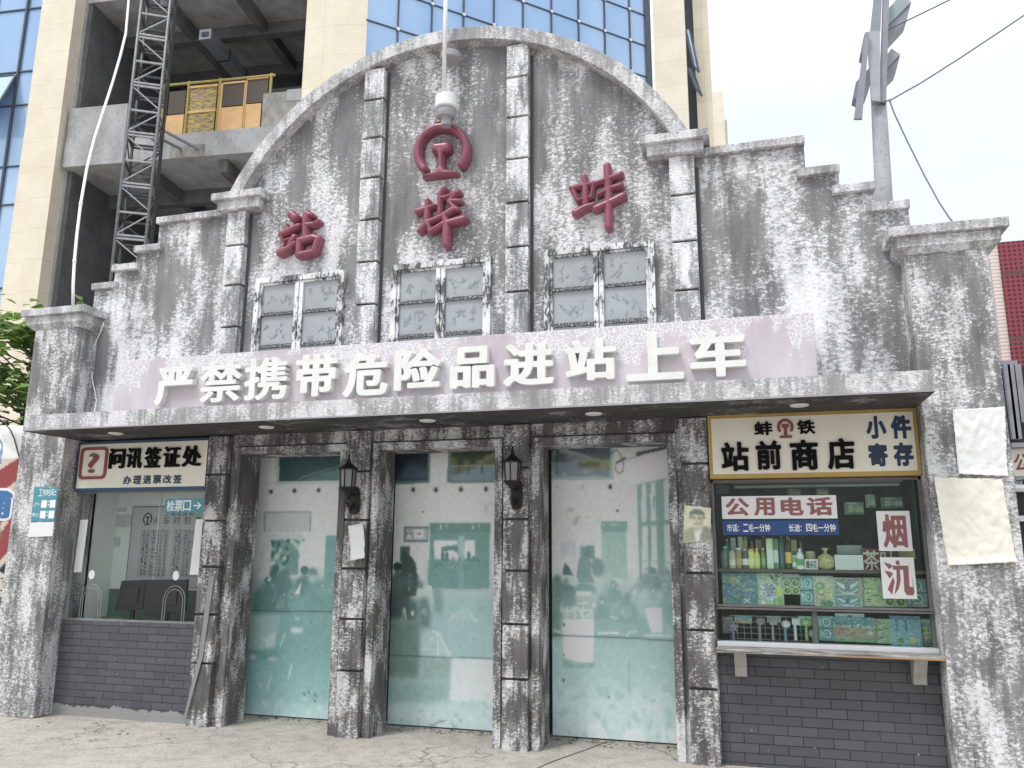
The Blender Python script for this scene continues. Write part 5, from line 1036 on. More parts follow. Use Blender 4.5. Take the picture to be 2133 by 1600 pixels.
t_ = MB(); t_.grid([(-2.235, -.006, 1.34), (-2.178, -.006, 1.34), (-2.232, -.008, .62), (-2.278, -.008, .62), (-2.375, -.03, .06), (-2.352, -.03, .05)], [(0, 1, 2, 3), (3, 2, 5, 4)]); o = t_.build('tape_strip', M['tape'], recalc=False); sd = o.modifiers.new('thickness', 'SOLIDIFY'); sd.thickness = .002; tag(o, 'long grey tape strip hanging down the left pilaster', 'tape')
# wall lanterns
def lantern(x, z, y, label, group):
    t = thing('wall_lantern', label, 'lantern', (x, 0, z-.42), 0, group); n = 6; a = R(30)
    MB().lathe((x, y, z-.075), [(.018, 0), (.02, .012), (.007, .03), (.012, .045), (.002, .075)], 10).build('finial', M['iron'], t)
    MB().lathe((x, y, z-.145), [(.088, 0), (.084, .012), (.05, .038), (.022, .06), (.018, .07)], n, 0, a).build('roof', M['iron'], t)
    MB().lathe((x, y, z-.30), [(.058, 0), (.066, .155)], n, 0, a).build('lamp_glass', plain('dusty lantern glass', (.22, .22, .21), .25, 0, .2), t)
    mb = MB()
    for i in range(n):
        q = a+2*math.pi*i/n; mb.bar((x+.062*math.cos(q), y+.062*math.sin(q), z-.30), (x+.071*math.cos(q), y+.071*math.sin(q), z-.145), .009)
    mb.build('bars', M['iron'], t)
    MB().lathe((x, y, z-.375), [(.008, 0), (.02, .012), (.045, .04), (.076, .066), (.076, .076)], n, 0, a).build('base_cup', M['iron'], t)
    mb = MB(); mb.prism([(x-.032, z-.53), (x+.032, z-.53), (x+.05, z-.49), (x+.05, z-.33), (x+.032, z-.29), (x-.032, z-.29), (x-.05, z-.33), (x-.05, z-.49)], -.022, 0); mb.build('backplate', M['iron'], t, bevel=.004)
    mb = MB(); mb.tube([(x, -.02, z-.44), (x, y*.5, z-.50), (x, y, z-.44), (x, y, z-.37)], .011, 8); mb.tube([(x, -.02, z-.36), (x, y*.55, z-.36), (x, y*.8, z-.40)], .008, 6); mb.tube([(x+.02*math.cos(R(q)), y-.0, z-.45+.02*math.sin(R(q))) for q in range(0, 300, 30)], .005, 6); mb.build('arm', M['iron'], t)
lantern(-.762, 2.435, -.15, 'black wall lantern between the left and middle doors', 'wall lanterns beside the doors'); lantern(.772, 2.463, -.15, 'black wall lantern between the middle and right doors', 'wall lanterns beside the doors')
# litter along the door sills
mb = MB(); rr = random.Random(4)
for i in range(260):
    bx = rr.choice(((-2.0, -.95), (-.55, .56), (.95, 2.05))); x = rr.uniform(*bx) if rr.random() < .75 else rr.uniform(-4, 2.3); yv = .57-abs(rr.gauss(0, .10)) if -2.1 < x < 2.1 else rr.uniform(-.5, .02)
    s = rr.uniform(.003, .010); a = rr.uniform(0, 6.28); l = rr.uniform(1, 3.2); d = Vector((math.cos(a), math.sin(a), 0)); p_ = Vector((-d.y, d.x, 0)); c = Vector((x, yv, .002)); h = Vector((0, 0, rr.uniform(.002, .008)))
    mb.face([c-d*s*l-p_*s, c+d*s*l*.6-p_*s*.6+h, c+d*s*l+h*.5, c+p_*s+h])
for i in range(520):
    x = rr.uniform(-5.5, 3.5); yv = -abs(rr.gauss(0, 1.1))-.02; s = rr.uniform(.002, .007)*(1.6 if rr.random() < .08 else 1); c = Vector((x, yv, 0)); a = rr.uniform(0, 3)
    k_ = [c+Vector((math.cos(a+q)*s*rr.uniform(.7, 1.3), math.sin(a+q)*s*rr.uniform(.7, 1.3), .001)) for q in (0, 1.57, 3.14, 4.71)]; t_ = c+Vector((0, 0, s*.8))
    for q in range(4): mb.face([k_[q], k_[(q+1) % 4], t_])
o = mb.build('leaf_litter', plain('dark litter', (.10, .088, .075), .9, 0, .6, 25), recalc=False); o['kind'] = 'stuff'
# ================================================================ the unfinished tower behind
ANG = R(6.6); U1 = Vector((math.cos(ANG), math.sin(ANG), 0)); N1 = Vector((-math.sin(ANG), math.cos(ANG), 0))
Q0 = at(640, 200, 13.5); Q0.z = 0
def t1(px, py, dep=0):              # picture measure to tower frame (s along the front, z), dep metres behind the front
    v = on_plane(px, py, Q0+N1*dep, np.array(N1)); return ((v-Q0).dot(U1), v.z)
def tw(s, d, z): return Q0+U1*s+N1*d+Vector((0, 0, z))
class TB(MB):                       # boxes in the tower's own frame
    def tb(s, s0, s1, d0, d1, z0, z1, m=0):
        V = [tw(a, b, c) for c in (z0, z1) for a, b in ((s0, d0), (s1, d0), (s1, d1), (s0, d1))]
        return s.grid(V, [(0, 3, 2, 1), (4, 5, 6, 7), (0, 1, 5, 4), (1, 2, 6, 5), (2, 3, 7, 6), (3, 0, 4, 7)], m)
def stone():
    t = NT('beige cladding'); g = t.n('ShaderNodeNewGeometry'); s = t.n('ShaderNodeSeparateXYZ'); t.l(g.outputs['Position'], s.inputs[0]); c = t.n('ShaderNodeCombineXYZ')
    t.l(t.math('ADD', s.outputs[0], t.math('MULTIPLY', s.outputs[1], .7)), c.inputs[0]); t.l(s.outputs[2], c.inputs[1]); b = t.n('ShaderNodeTexBrick'); b.offset = 0; b.inputs['Scale'].default_value = 1; b.inputs['Brick Width'].default_value = 9; b.inputs['Row Height'].default_value = 1.05
    b.inputs['Mortar Size'].default_value = .008; b.inputs['Color1'].default_value = (.72, .66, .545, 1); b.inputs['Color2'].default_value = (.76, .70, .58, 1); b.inputs['Mortar'].default_value = (.54, .48, .38, 1); t.l(c.outputs[0], b.inputs['Vector'])
    d = t.noise(t.pos(), 1.2, 6, .6); e = t.noise(t.pos(), 9, 6, .7); col = t.mix(t.ramp(d, [(.4, .25), (.65, 0)]), b.outputs['Color'], (.52, .43, .30)); col = t.mix(t.ramp(e, [(.35, .3), (.55, 0)]), col, (.60, .52, .40)); t.col(col).set(.7, 0, .3); return t.mat
M['stone'] = stone()
def bluglass():
    t = NT('blue curtain glass'); d = t.noise(t.pos((1, 1, .4)), .35, 3, .5); t.col(t.mix(t.ramp(d, [(.35, 0), (.65, 1)]), (.27, .415, .65), (.40, .545, .74))).set(.16, .25, .6); return t.mat  # base colour carries the blue of the sky mirrored in the panes
M['bluglass'] = bluglass()
M['mullion'] = plain('dark mullion', (.07, .085, .11), .5)
def concrete(name, a, b, sc=1.0):
    t = NT(name); p = t.noise(t.pos((1, 1, .6)), 1.6*sc, 7, .62); q = t.noise(t.pos(), 11*sc, 6, .7)
    c = t.mix(t.ramp(p, [(.32, 0), (.68, 1)]), a, b); c = t.mix(t.ramp(q, [(.34, .6), (.46, 0)]), c, tuple(x*.6 for x in a)); t.col(c).set(.9, 0, .2); t.bump(q, .4, .02); return t.mat
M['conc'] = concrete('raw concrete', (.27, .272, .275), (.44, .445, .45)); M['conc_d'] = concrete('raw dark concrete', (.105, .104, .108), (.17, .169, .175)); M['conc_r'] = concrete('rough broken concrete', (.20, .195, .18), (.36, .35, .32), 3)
TW_ = thing('tower_building', 'unfinished tower with beige columns, blue glass and an open concrete storey', 'building', tuple(Q0), ANG)
ZT = 34
sA = t1(47.3, 300)[0]; sB = t1(90, 300)[0]; sC = t1(129.7, 300)[0]; sM0 = t1(634, 100)[0]; sM1 = t1(694, 100)[0]; sM2 = t1(761, 100)[0]
# left column, middle corner column
b = TB(); V = [(sA, .0), (sB-.06, .0), (sB, -.22), (sC, -.22), (sC, .95), (sA, .95)]
b.grid([tw(s, d, z) for z in (0, ZT) for s, d in V], [tuple(range(5, -1, -1)), tuple(range(6, 12))]+[(i, (i+1) % 6, 6+(i+1) % 6, 6+i) for i in range(6)]); b.build('column', M['stone'], TW_)
b = TB(); b.tb(sC, sC+.10, .25, .9, 0, ZT); b.build('column_edge', M['conc'], TW_)
A45 = R(44); U2 = Vector((math.cos(A45), math.sin(A45), 0)); N2 = Vector((-math.sin(A45), math.cos(A45), 0)); Q2 = tw(sM2, .0, 0)
b = TB(); V = [(sM0, .0), (sM1, -.10), (sM2, .05), (sM2, 1.2), (sM0, 1.2)]
b.grid([tw(s, d, z) for z in (0, ZT) for s, d in V], [tuple(range(4, -1, -1)), tuple(range(5, 10))]+[(i, (i+1) % 5, 5+(i+1) % 5, 5+i) for i in range(5)]); b.build('column', M['stone'], TW_)
# open storey: slab, spandrels, rough concrete, walls inside, ceilings
zs0 = t1(350, 331)[1]; zs1 = t1(383, 278)[1]; zsp = t1(220, 219)[1]; sS = t1(262, 250)[0]; s0 = sC+.10
D = 7.0; zc = zs1+5.4; zl = zs0
for d0, za, zb_ in ((0, zs0, zs1), (.25, zc, zc+9), (.3, zs0-5.2, zs0-5.0)): b = TB(); b.tb(s0, sM0, d0, D, za, zb_); b.build('floor_slab', M['conc'], TW_)
b = TB(); b.tb(s0, sS, .02, .22, zs1, zsp); b.build('parapet', M['conc'], TW_)
sR0 = t1(546, 230)[0]; zr = t1(560, 194)[1]; sR1 = t1(598, 190)[0]
b = TB(); b.tb(sR0, sM0, .0, .30, zs1, zr); b.tb(sR1, sM0, -.012, .0, zr-.35, zr+.05, 1); b.build('parapet', [M['conc_r'], M['conc']], TW_)
b = TB(); q0 = t1(356, 300)[0]; q1 = t1(428, 300)[0]; b.tb(q0, q1, -.006, .0, zs0+.02, zs0+.42); b.build('broken_patch', M['conc_r'], TW_)
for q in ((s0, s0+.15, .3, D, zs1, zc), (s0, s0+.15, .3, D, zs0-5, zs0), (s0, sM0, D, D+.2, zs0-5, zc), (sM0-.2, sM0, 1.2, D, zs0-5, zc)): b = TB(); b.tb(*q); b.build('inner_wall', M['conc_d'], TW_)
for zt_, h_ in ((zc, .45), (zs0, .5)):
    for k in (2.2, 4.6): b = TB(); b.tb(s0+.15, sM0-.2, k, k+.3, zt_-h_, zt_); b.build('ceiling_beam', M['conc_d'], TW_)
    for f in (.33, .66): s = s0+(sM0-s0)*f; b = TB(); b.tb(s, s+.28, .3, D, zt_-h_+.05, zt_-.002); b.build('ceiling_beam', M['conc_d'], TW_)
# left glass
b = TB(); b.tb(sA-7, sA, .30, .36, 0, ZT); b.build('glass_wall', M['bluglass'], TW_)
b = TB()
sV = t1(40, 150, .3)[0]
for s in (sV, sV-1.25, sV-2.5, sV-3.75): b.tb(s-.035, s+.035, .22, .30, 0, ZT)
zz = t1(48, 18, .3)[1]; hp = (zz-t1(30, 348, .3)[1])/2.5
for i, py in enumerate((20, 149, 222, 348, 427, 600)): z = t1(58 if py < 200 else 20, py, .3)[1]; b.tb(sA-7, sA, .25, .30, z-.02, z+.02)
b.build('glass_frame', M['mullion'], TW_)
b = TB(); P = [t1(22, 155, .2), t1(40, 232, -.4)]; v0 = tw(sV-1.2, .25, P[0][1]); v1 = tw(sV-.05, .25, P[0][1]); w0 = tw(sV-1.2, -.45, P[1][1]); w1 = tw(sV-.05, -.45, P[1][1])
for p, q in ((v0, v1), (v1, w1), (w1, w0), (w0, v0)): b.bar(p, q, .07)
b.grid([v0, v1, w1, w0], [(0, 1, 2, 3)], 1); b.build('open_vent', [M['mullion'], M['bluglass']], TW_)
# right glass wall running away to the right
def t2(px, py): v = on_plane(px, py, Q2, np.array(N2)); return ((v-Q2).dot(U2), v.z)
def tw2(s, d, z): return Q2+U2*s+N2*d+Vector((0, 0, z))
class TB2(MB):
    def tb(s, s0, s1, d0, d1, z0, z1, m=0):
        V = [tw2(a, b_, c) for c in (z0, z1) for a, b_ in ((s0, d0), (s1, d0), (s1, d1), (s0, d1))]
        return s.grid(V, [(0, 3, 2, 1), (4, 5, 6, 7), (0, 1, 5, 4), (1, 2, 6, 5), (2, 3, 7, 6), (3, 0, 4, 7)], m)
sE = t2(1355, 60)[0]
b = TB2(); b.tb(0, sE, .06, .12, 0, ZT); b.build('glass_wall', M['bluglass'], TW_)
b = TB2()
vs = [t2(px, 20)[0] for px in (831, 901, 967, 1030, 1090.6, 1149.7, 1206, 1260, 1312)]
for s in vs: b.tb(s-.020, s+.020, .0, .06, 0, ZT)
b.tb(sE-.25, sE, -.02, .08, 0, ZT)
l0 = t2(967, 30)[1]; l1 = t2(1206, 44)[1]; l2 = t2(1312, 19)[1]; st = (l1-l0)
dz = abs(st) if abs(st) > .3 else 1.2
for z in sorted(set([l0-3*dz+k*dz for k in range(0, 14)])): b.tb(0, sE, .02, .06, z-.016, z+.016)
b.build('glass_frame', M['mullion'], TW_)
b = TB2()
for s in vs:
    for z in [l0-3*dz+k*dz for k in range(0, 12)]: b.tb(s-.05, s+.05, -.012, .0, z-.05, z+.05)
b.build('glass_clip', M['plaswhite'], TW_)
# right end of the tower
def colbox(mb, pxa, pxb, py, Y, dep, z1, m=0): a = at(pxa, py, Y); c = at(pxb, py, Y); mb.box(a.x, c.x, Y, Y+dep, 0, z1, m); return a, c
Ye = tw2(sE, 0, 0).y
b = MB(); colbox(b, 1362, 1428, 100, Ye, .5, ZT); colbox(b, 1451, 1482, 200, Ye+1.4, 2, ZT); colbox(b, 1414, 1452, 200, Ye+2.2, .3, ZT, 1); b.build('end_column', [M['stone'], M['mullion']], TW_)
for py0, py1, px0, px1 in ((60, 150, 1428, 1456), (140, 200, 1432, 1462)):
    b = MB(); Y = Ye+.9; p = [at(px0, py0, Y+.6), at(px0+8, py0, Y+.6), at(px1, py1, Y), at(px1-10, py1-12, Y)]; b.face(p, 0)
    for i in range(4): b.bar(p[i], p[(i+1) % 4], .06, m=1)
    b.build('open_vent', [M['bluglass'], M['mullion']], TW_, recalc=False)
FB = thing('far_building', 'far beige building end seen past the tower', 'building', tuple(at(1499, 600, 46)))
b = MB()
for pa, pb, py, Y in ((1483, 1506, 193, 46), (1505, 1514, 250, 48)):
    a = at(pa, py, Y); c = at(pb, py, Y); b.box(a.x, c.x, Y, Y+3, 0, a.z)
b.build('facade', M['stone'], FB)
# air duct under the ceiling of the open storey
AD = thing('air_duct', 'bare metal air duct hung under the ceiling of the open storey', 'duct', tuple(tw(sS+1.5, 2, zs1)))
a = t1(427, 75, 1.0); zD = a[1]; b = TB(); b.tb(a[0]-.22, a[0]+.22, 1.0, 5.2, zD-.12, zD+.26); b.build('duct_run', M['steel'], AD)
b = TB(); b.tb(a[0]+.22, sM0-.1, 4.8, 5.2, zD-.12, zD+.26); b.build('duct_run', M['steel'], AD)
b = TB()
for k in (2.2, 3.4, 4.6): b.tb(a[0]-.25, a[0]+.25, k, k+.08, zD-.15, zD+.29)
b.tb(a[0]-.12, a[0]+.12, .97, 1.0, zD-.02, zD+.14); b.build('duct_flange', M['darksteel'], AD)
# yellow barrier along the slab edge
BF = thing('edge_barrier', 'yellow and orange site barrier along the slab edge of the open storey', 'barrier', tuple(tw(sS, .2, zs1)))
M['yellow'] = plain('yellow barrier paint', (.38, .30, .09), .6, 0, .35, 4); M['orange'] = plain('orange board', (.66, .42, .20), .7, 0, .15, 3)
def mesh_mat():
    t = NT('barrier mesh'); c = t.noise(t.pos(), 40, 2, .5); w = t.n('ShaderNodeTexWave'); w.inputs['Scale'].default_value = 9; w.bands_direction = 'DIAGONAL'; t.l(t.pos(), w.inputs['Vector'])
    t.col(t.mix(t.ramp(w.outputs['Fac'], [(.55, 0), (.8, 1)]), (.035, .03, .028), (.16, .13, .10))).set(.8); return t.mat
M['bmesh'] = mesh_mat()
def peeled_yellow():
    t = NT('peeled yellow board'); a = t.noise(t.pos((1, 1, 5)), 5, 7, .7, .3); t.col(t.mix(t.ramp(a, [(.48, 0), (.54, 1)]), (.20, .135, .13), (.50, .40, .08))).set(.7); return t.mat
M['yboard'] = peeled_yellow()
zt = t1(454, 168, .15)[1]
for px in (340, 390, 455, 561):
    s = t1(px, 220, .15)[0]; TB().tube([tw(s, .15, zs1), tw(s, .15, zt+.06)], .045, 8).build('post', M['yellow'], BF)
TB().tube([tw(t1(330, 220, .15)[0], .15, zt), tw(t1(570, 200, .15)[0], .15, zt)], .042, 8).build('rail', M['yellow'], BF)
def panel(px0, px1, f0, f1, mat, nm): s_, e_ = t1(px0, 220, .2)[0], t1(px1, 220, .2)[0]; b = TB(); b.tb(s_, e_, .17, .21, zs1+(zt-zs1)*f0, zs1+(zt-zs1)*f1); b.build(nm, mat, BF)
panel(350, 386, .02, .42, M['orange'], 'board'); panel(352, 386, .44, .88, M['bmesh'], 'mesh_panel'); panel(394, 450, .03, .42, M['yboard'], 'board'); panel(394, 450, .46, .92, M['yboard'], 'board'); panel(458, 507, .02, .48, M['orange'], 'board'); panel(463, 510, .50, .92, M['bmesh'], 'mesh_panel'); panel(509, 545, .02, .50, M['orange'], 'board'); panel(513, 556, .52, .96, M['bmesh'], 'mesh_panel')
b = TB()
for px0, px1, f0, f1 in ((459, 511, .92, .95), (512, 557, .96, .99), (392, 452, .42, .46), (392, 452, .90, .94)): b.tb(t1(px0, 220, .2)[0], t1(px1, 220, .2)[0], .14, .18, zs1+(zt-zs1)*f0, zs1+(zt-zs1)*f1)
for px in (461, 510, 511.5): s = t1(px, 220, .2)[0]; b.tb(s-.03, s+.03, .14, .18, zs1, zs1+(zt-zs1)*.95)
b.build('frame', M['orange'], BF)
# lattice hoist mast
M['midsteel'] = plain('mast leg steel', (.17, .17, .18), .5, .5, .3, 6)
MC = tw(t1(300, 300, -1.6)[0], -1.6, 0); HM = thing('hoist_mast', 'dark steel lattice hoist mast standing before the open storey', 'mast', tuple(MC)); aM = ANG+R(24); hw = .40
cs = [MC+Vector((math.cos(aM)*x-math.sin(aM)*y, math.sin(aM)*x+math.cos(aM)*y, 0))*hw for x, y in ((-1, -1), (1, -1), (1, 1), (-1, 1))]
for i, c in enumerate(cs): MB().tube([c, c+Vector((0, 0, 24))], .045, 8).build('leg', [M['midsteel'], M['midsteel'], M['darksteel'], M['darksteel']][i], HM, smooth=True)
z = .6; b1_ = MB(); b2_ = MB(); k = 0
while z < 23.6:
    for i in range(4):
        p, q = cs[i], cs[(i+1) % 4]; (b1_ if i in (0, 1) else b2_).bar(p+Vector((0, 0, z)), q+Vector((0, 0, z)), .055, .055)
        if k % 2 == 0: (b1_ if i in (0, 1) else b2_).bar(p+Vector((0, 0, z+.10)), q+Vector((0, 0, z+.10)), .055, .055)
        a_, c_ = (p, q) if (k+i) % 2 == 0 else (q, p); (b1_ if i == 0 else b2_).bar(a_+Vector((0, 0, z+.12)), c_+Vector((0, 0, z+.76)), .035, .035)
    z += .80; k += 1
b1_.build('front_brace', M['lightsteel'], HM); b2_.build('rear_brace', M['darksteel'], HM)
b = MB(); p = cs[1]*.5+cs[2]*.5
b.tube([p+Vector((.12, 0, z_)) for z_ in np.linspace(2, 23, 60)], .045, 6); b.build('power_cable', M['black'], HM)
b = MB(); zA = t1(345, 262, -1.6)[1]
for dpx, dz_ in ((0, 0), (-36, -.18)): e = tw(t1(412+dpx, 308, 0)[0], -.01, t1(412+dpx, 310, 0)[1]); s_ = MC+Vector((.35+dpx*.006, .1, zA+dz_)); b.tube([s_, e], .05, 8)
b.build('wall_tie', M['steel'], HM)
# white hose hanging to the left pillar cap
pts = [(268, -60, 2.2), (268, 0, 2.0), (262, 70, 1.8), (251, 115, 1.6), (235, 170, 1.4), (213, 238, 1.1), (196, 290, .9), (181, 350, .7), (168, 425, .45), (160, 490, .3), (155, 545, .18), (152.5, 590, .10), (152, 634, .05)]
P_ = [at(x, y, Y) for x, y, Y in pts]; mb = MB(); mb.tube(P_, .0165, 10)
for i in (5, 8, 10): v = P_[i]; d = (P_[i+1]-P_[i]).normalized(); mb.tube([v-d*.02, v+d*.02], .020, 10)
tag(mb.build('white_hose', M['plaswhite'], smooth=True), 'thin white hose rising from the left pillar cap past the lattice mast', 'hose')
w_ = [(216, 672, .02), (210, 690, .06), (203, 705, .085), (197, 722, .088), (192, 745, .088), (191, 770, .088), (192, 790, .088), (197, 812, .088), (201, 835, .08), (198, 850, .06), (197, 860, .0)]
tag(MB().tube([at(*q) for q in w_], .0075, 6).build('white_cable', M['plaswhite'], smooth=True), 'thin white cable running down beside the left pillar onto the canopy', 'cable')

# ================================================================ pole with boards and wires on the right
YP = 3.2; UP = thing('utility_pole', 'grey concrete pole with steel plates and stub arms behind the stepped wall', 'pole', tuple(Vector((at(1840, 415, YP).x, YP, 0))))
a = at(1841, 415, YP); c = at(1828, 170, YP); MB().tube([(a.x+(a.x-c.x)*.9, YP, 0), (a.x, YP, a.z), (c.x, YP, c.z)], [.155, .098, .085], 14).build('pole_shaft', concrete('pole concrete', (.30, .31, .33), (.42, .43, .45), 2), UP, smooth=True)
def plate(q, Y, t, mat, nm='plate'):
    p = [at(x, y, Y) for x, y in q]; MB().prism([(v.x, v.z) for v in p], Y, Y+t).build(nm, mat, UP)
M['plate'] = plain('zinc plate', (.36, .37, .40), .5, .35, .15, 5); M['plate_d'] = plain('dark zinc plate', (.25, .26, .29), .5, .35, .15, 5); M['plate_b'] = plain('bluish zinc plate', (.30, .34, .37), .5, .35, .12, 5)
plate([(1806, 66), (1833, 64), (1834, 212), (1816, 214)], YP-.16, .05, M['plate']); plate([(1822, -20), (1838, -20), (1834, 64), (1813, 66)], YP-.13, .06, M['plate_d']); plate([(1841, -20), (1853, -20), (1846, 214), (1833, 214)], YP-.12, .10, M['plate_d'])
plate([(1803, 66), (1811, 70), (1796, 247), (1779, 247)], YP-.22, .04, M['plate_d']); plate([(1800, 72), (1806, 66), (1802, 116), (1793, 111)], YP+.05, .2, M['plate_d'], 'stub_arm'); plate([(1783, 171), (1812, 140), (1812, 178), (1804, 200), (1785, 208), (1777, 204)], YP+.05, .18, M['plate_d'], 'stub_arm')
plate([(1851, 18), (1866, 0), (1884, -8), (1898, 4), (1851, 52)], YP+.0, .08, M['plate_b'], 'stub_arm'); plate([(1851, 54), (1898, 5), (1889, 42), (1850, 84)], YP+.02, .25, M['plate_d'], 'stub_arm'); plate([(1848, 114), (1857, 101), (1875, 113), (1848, 142)], YP+.0, .08, M['plate_b'], 'stub_arm'); plate([(1847, 143), (1875, 115), (1867, 147), (1846, 167)], YP+.02, .22, M['plate_d'], 'stub_arm')
M['wire'] = plain('weathered wire', (.13, .13, .13), .6)
def wire(pts, label): tag(MB().tube([at(*p) for p in pts], .009, 5).build('overhead_wire', M['wire'], smooth=True), label, 'wire', 'wires tied to the utility pole')
wire([(1816, 211, YP-.2), (1840, 213, YP-.25), (1858, 207, YP-.2), (1920, 172, YP-.2), (2000, 121, YP-.3), (2080, 68, YP-.4), (2160, 14, YP-.5)], 'wire climbing from the pole tie to the right edge')
wire([(1853, 210, YP-.2), (1862, 235, YP-.2), (1890, 295, YP-.3), (1925, 365, YP-.5), (1955, 420, YP-.9), (1976, 452, YP-1.2), (1990, 470, YP-1.4)], 'wire falling from the pole tie to behind the right pillar cap')
wire([(1850, 62, YP-.2), (1900, 38, YP-.2), (1980, -1, YP-.2), (2020, -20, YP-.2)], 'highest wire leaving the pole at the top')

# ================================================================ neighbours at the right edge
RB = thing('red_building', 'building with red perforated cladding at the right edge', 'building', tuple(Vector((at(2100, 750, 1.6).x, 1.6, 0))))
def red_mesh():
    t = NT('red perforated cladding'); g = t.n('ShaderNodeNewGeometry'); s = t.n('ShaderNodeSeparateXYZ'); t.l(g.outputs['Position'], s.inputs[0])
    def cell(o, k): f = t.math('FRACT', t.math('MULTIPLY', o, k)); return t.math('ABSOLUTE', t.math('SUBTRACT', f, .5))
    d = t.math('MAXIMUM', cell(s.outputs[0], 23), cell(s.outputs[2], 23)); hole = t.ramp(d, [(.24, 1), (.30, 0)])
    ln = t.math('MINIMUM', t.math('MINIMUM', 1.0, t.math('ABSOLUTE', t.math('SUBTRACT', t.math('FRACT', t.math('MULTIPLY', s.outputs[2], 1.55)), .5))), t.math('ABSOLUTE', t.math('SUBTRACT', t.math('FRACT', t.math('MULTIPLY', s.outputs[0], 2.1)), .5)))
    c = t.mix(hole, (.25, .035, .058), (.04, .010, .015)); c = t.mix(t.ramp(ln, [(.03, .75), (.05, 0)]), c, (.10, .05, .05)); t.col(c).set(.5); return t.mat
a = at(2078, 505, 1.6); zb = at(2095, 756, 1.6).z; ar = at(2133, 470, 1.6)
b = MB(); b.box(a.x, a.x+6, 1.6, 1.9, zb-.3, a.z); b.build('red_cladding', red_mesh(), RB)
def ribs():
    t = NT('white ribbed edge'); g = t.n('ShaderNodeNewGeometry'); s = t.n('ShaderNodeSeparateXYZ'); t.l(g.outputs['Position'], s.inputs[0]); f = t.math('FRACT', t.math('MULTIPLY', s.outputs[2], 28)); t.col(t.mix(t.ramp(f, [(.6, 0), (.75, 1)]), (.72, .62, .60), (.50, .38, .37))).set(.6); return t.mat
b = MB(); b.prism([(a.x-.075, zb-.3), (a.x, zb-.3), (a.x, a.z), (a.x-.03, a.z-.02), (a.x-.075, a.z-.14)], 1.62, 1.95); b.build('ribbed_edge', ribs(), RB)
b = MB(); b.box(a.x-.05, a.x+6, 1.7, 5, 0, zb-.3); b.build('wall', plain('grey neighbour wall', (.30, .30, .30), .8, 0, .2, 2), RB)
YN = .75; NW = thing('window_cage', 'grey metal window cage on the wall right of the right pillar', 'window cage', tuple(Vector((at(2110, 900, YN).x, YN, at(2110, 925, YN).z))))
def nb(mb, px0, px1, py0, py1, Y, d, m=0): p = at(px0, py1, Y); q = at(px1, py0, Y); mb.box(p.x, q.x, Y, Y+d, p.z, q.z, m)
b = MB(); nb(b, 2086, 2119, 751, 761, YN, .05)
for q in (((2095, 760), (2114, 915)), ((2103, 760), (2121, 915)), ((2118, 760), (2133, 880))): b.bar(at(*q[0], YN), at(*q[1], YN), .045)
nb(b, 2108, 2160, 921, 932, YN-.05, .1); b.build('bars', M['steel'], NW)
b = MB(); nb(b, 2098, 2180, 762, 925, YN+.12, .05); b.build('pane', M['black'], NW)
NS = thing('neighbour_sign', 'beige sign board with red lettering below the window cage', 'sign', tuple(Vector((at(2120, 990, YN).x, YN, at(2120, 995, YN).z))))
b = MB(); nb(b, 2098, 2190, 934, 992, YN, .04); b.build('board', M['cream'], NS)
p = at(2115, 982, YN); q = at(2142, 945, YN); b = MB(); letter(b, '公', p.x, q.x, p.z, q.z, YN, .003, .02, n=40); b.build('lettering', M['maroon'], NS)
b = MB(); p = at(2117, 1012, YN); q = at(2129, 1000, YN); letter(b, '工', p.x, q.x, p.z, q.z, YN, .003, .02, n=30); nb(b, 2131, 2150, 998, 1014, YN, .003); b.build('lettering', M['ink'], NS)
tag(MB().tube([at(2112, 1017, YN-.05), at(2190, 1019, YN-.05)], .03, 8).build('railing', M['plaswhite']), 'upper white rail end at the right edge just below the neighbour sign', 'railing'); b = MB(); nb(b, 2124, 2190, 1074, 1086, YN-.03, .04); tag(b.build('railing', M['plaswhite']), 'lower white rail end at the right edge in front of the dark shop front', 'railing')
b = MB(); nb(b, 2100, 2300, 1010, 1500, YN+.1, .1); tag(b.build('dark_doorway_screen', M['black']), 'dark shop front behind the white rails at the right edge', 'shop front')

# ================================================================ mural wall and tree at the left edge
YL = .55; pr = Print([(-220, 885), (75, 885), (75, 1500), (-220, 1500)], 110, 200, (196, 186, 172))
pr.poly([(-220, 885), (75, 885), (75, 950), (-220, 975)], (206, 206, 204)); pr.blotch((226, 226, 224), 3, .2, .8, 51, (pr.v < 960)); pr.poly([(-220, 925), (4, 912), (8, 930), (3, 975), (-220, 985)], (236, 238, 240)); pr.line([(0, 914), (8, 930), (3, 972)], 2, (90, 120, 160))
for q in ([(-30, 1010), (42, 958), (62, 958), (48, 1000), (-20, 1060)], [(8, 1075), (44, 1030), (60, 1010), (50, 1050), (0, 1110)], [(-20, 1160), (44, 1062), (60, 1050), (50, 1100), (-20, 1185)], [(-40, 1205), (40, 1110), (50, 1130), (-40, 1230)]): pr.poly(q, (140, 66, 66))
pr.poly([(-220, 1190), (75, 1190), (75, 1500), (-220, 1500)], (190, 180, 166)); pr.poly([(-40, 1215), (0, 1200), (6, 1195), (18, 1182), (22, 1195), (14, 1215), (17, 1240), (10, 1262), (3, 1282), (-40, 1300)], (46, 46, 46)); pr.poly([(-10, 1215), (4, 1205), (14, 1212), (14, 1240), (8, 1256), (-6, 1262)], (196, 188, 176)); pr.line([(4, 1220), (12, 1218)], 1, (40, 40, 40)); pr.line([(9, 1222), (12, 1234), (8, 1236)], .8, (60, 60, 60)); pr.line([(3, 1244), (10, 1243)], 1, (60, 50, 50)); pr.poly([(-40, 1300), (3, 1282), (14, 1330), (10, 1400), (-40, 1420)], (56, 56, 54)); pr.blotch((120, 112, 104), 3, .8, .5, 53)
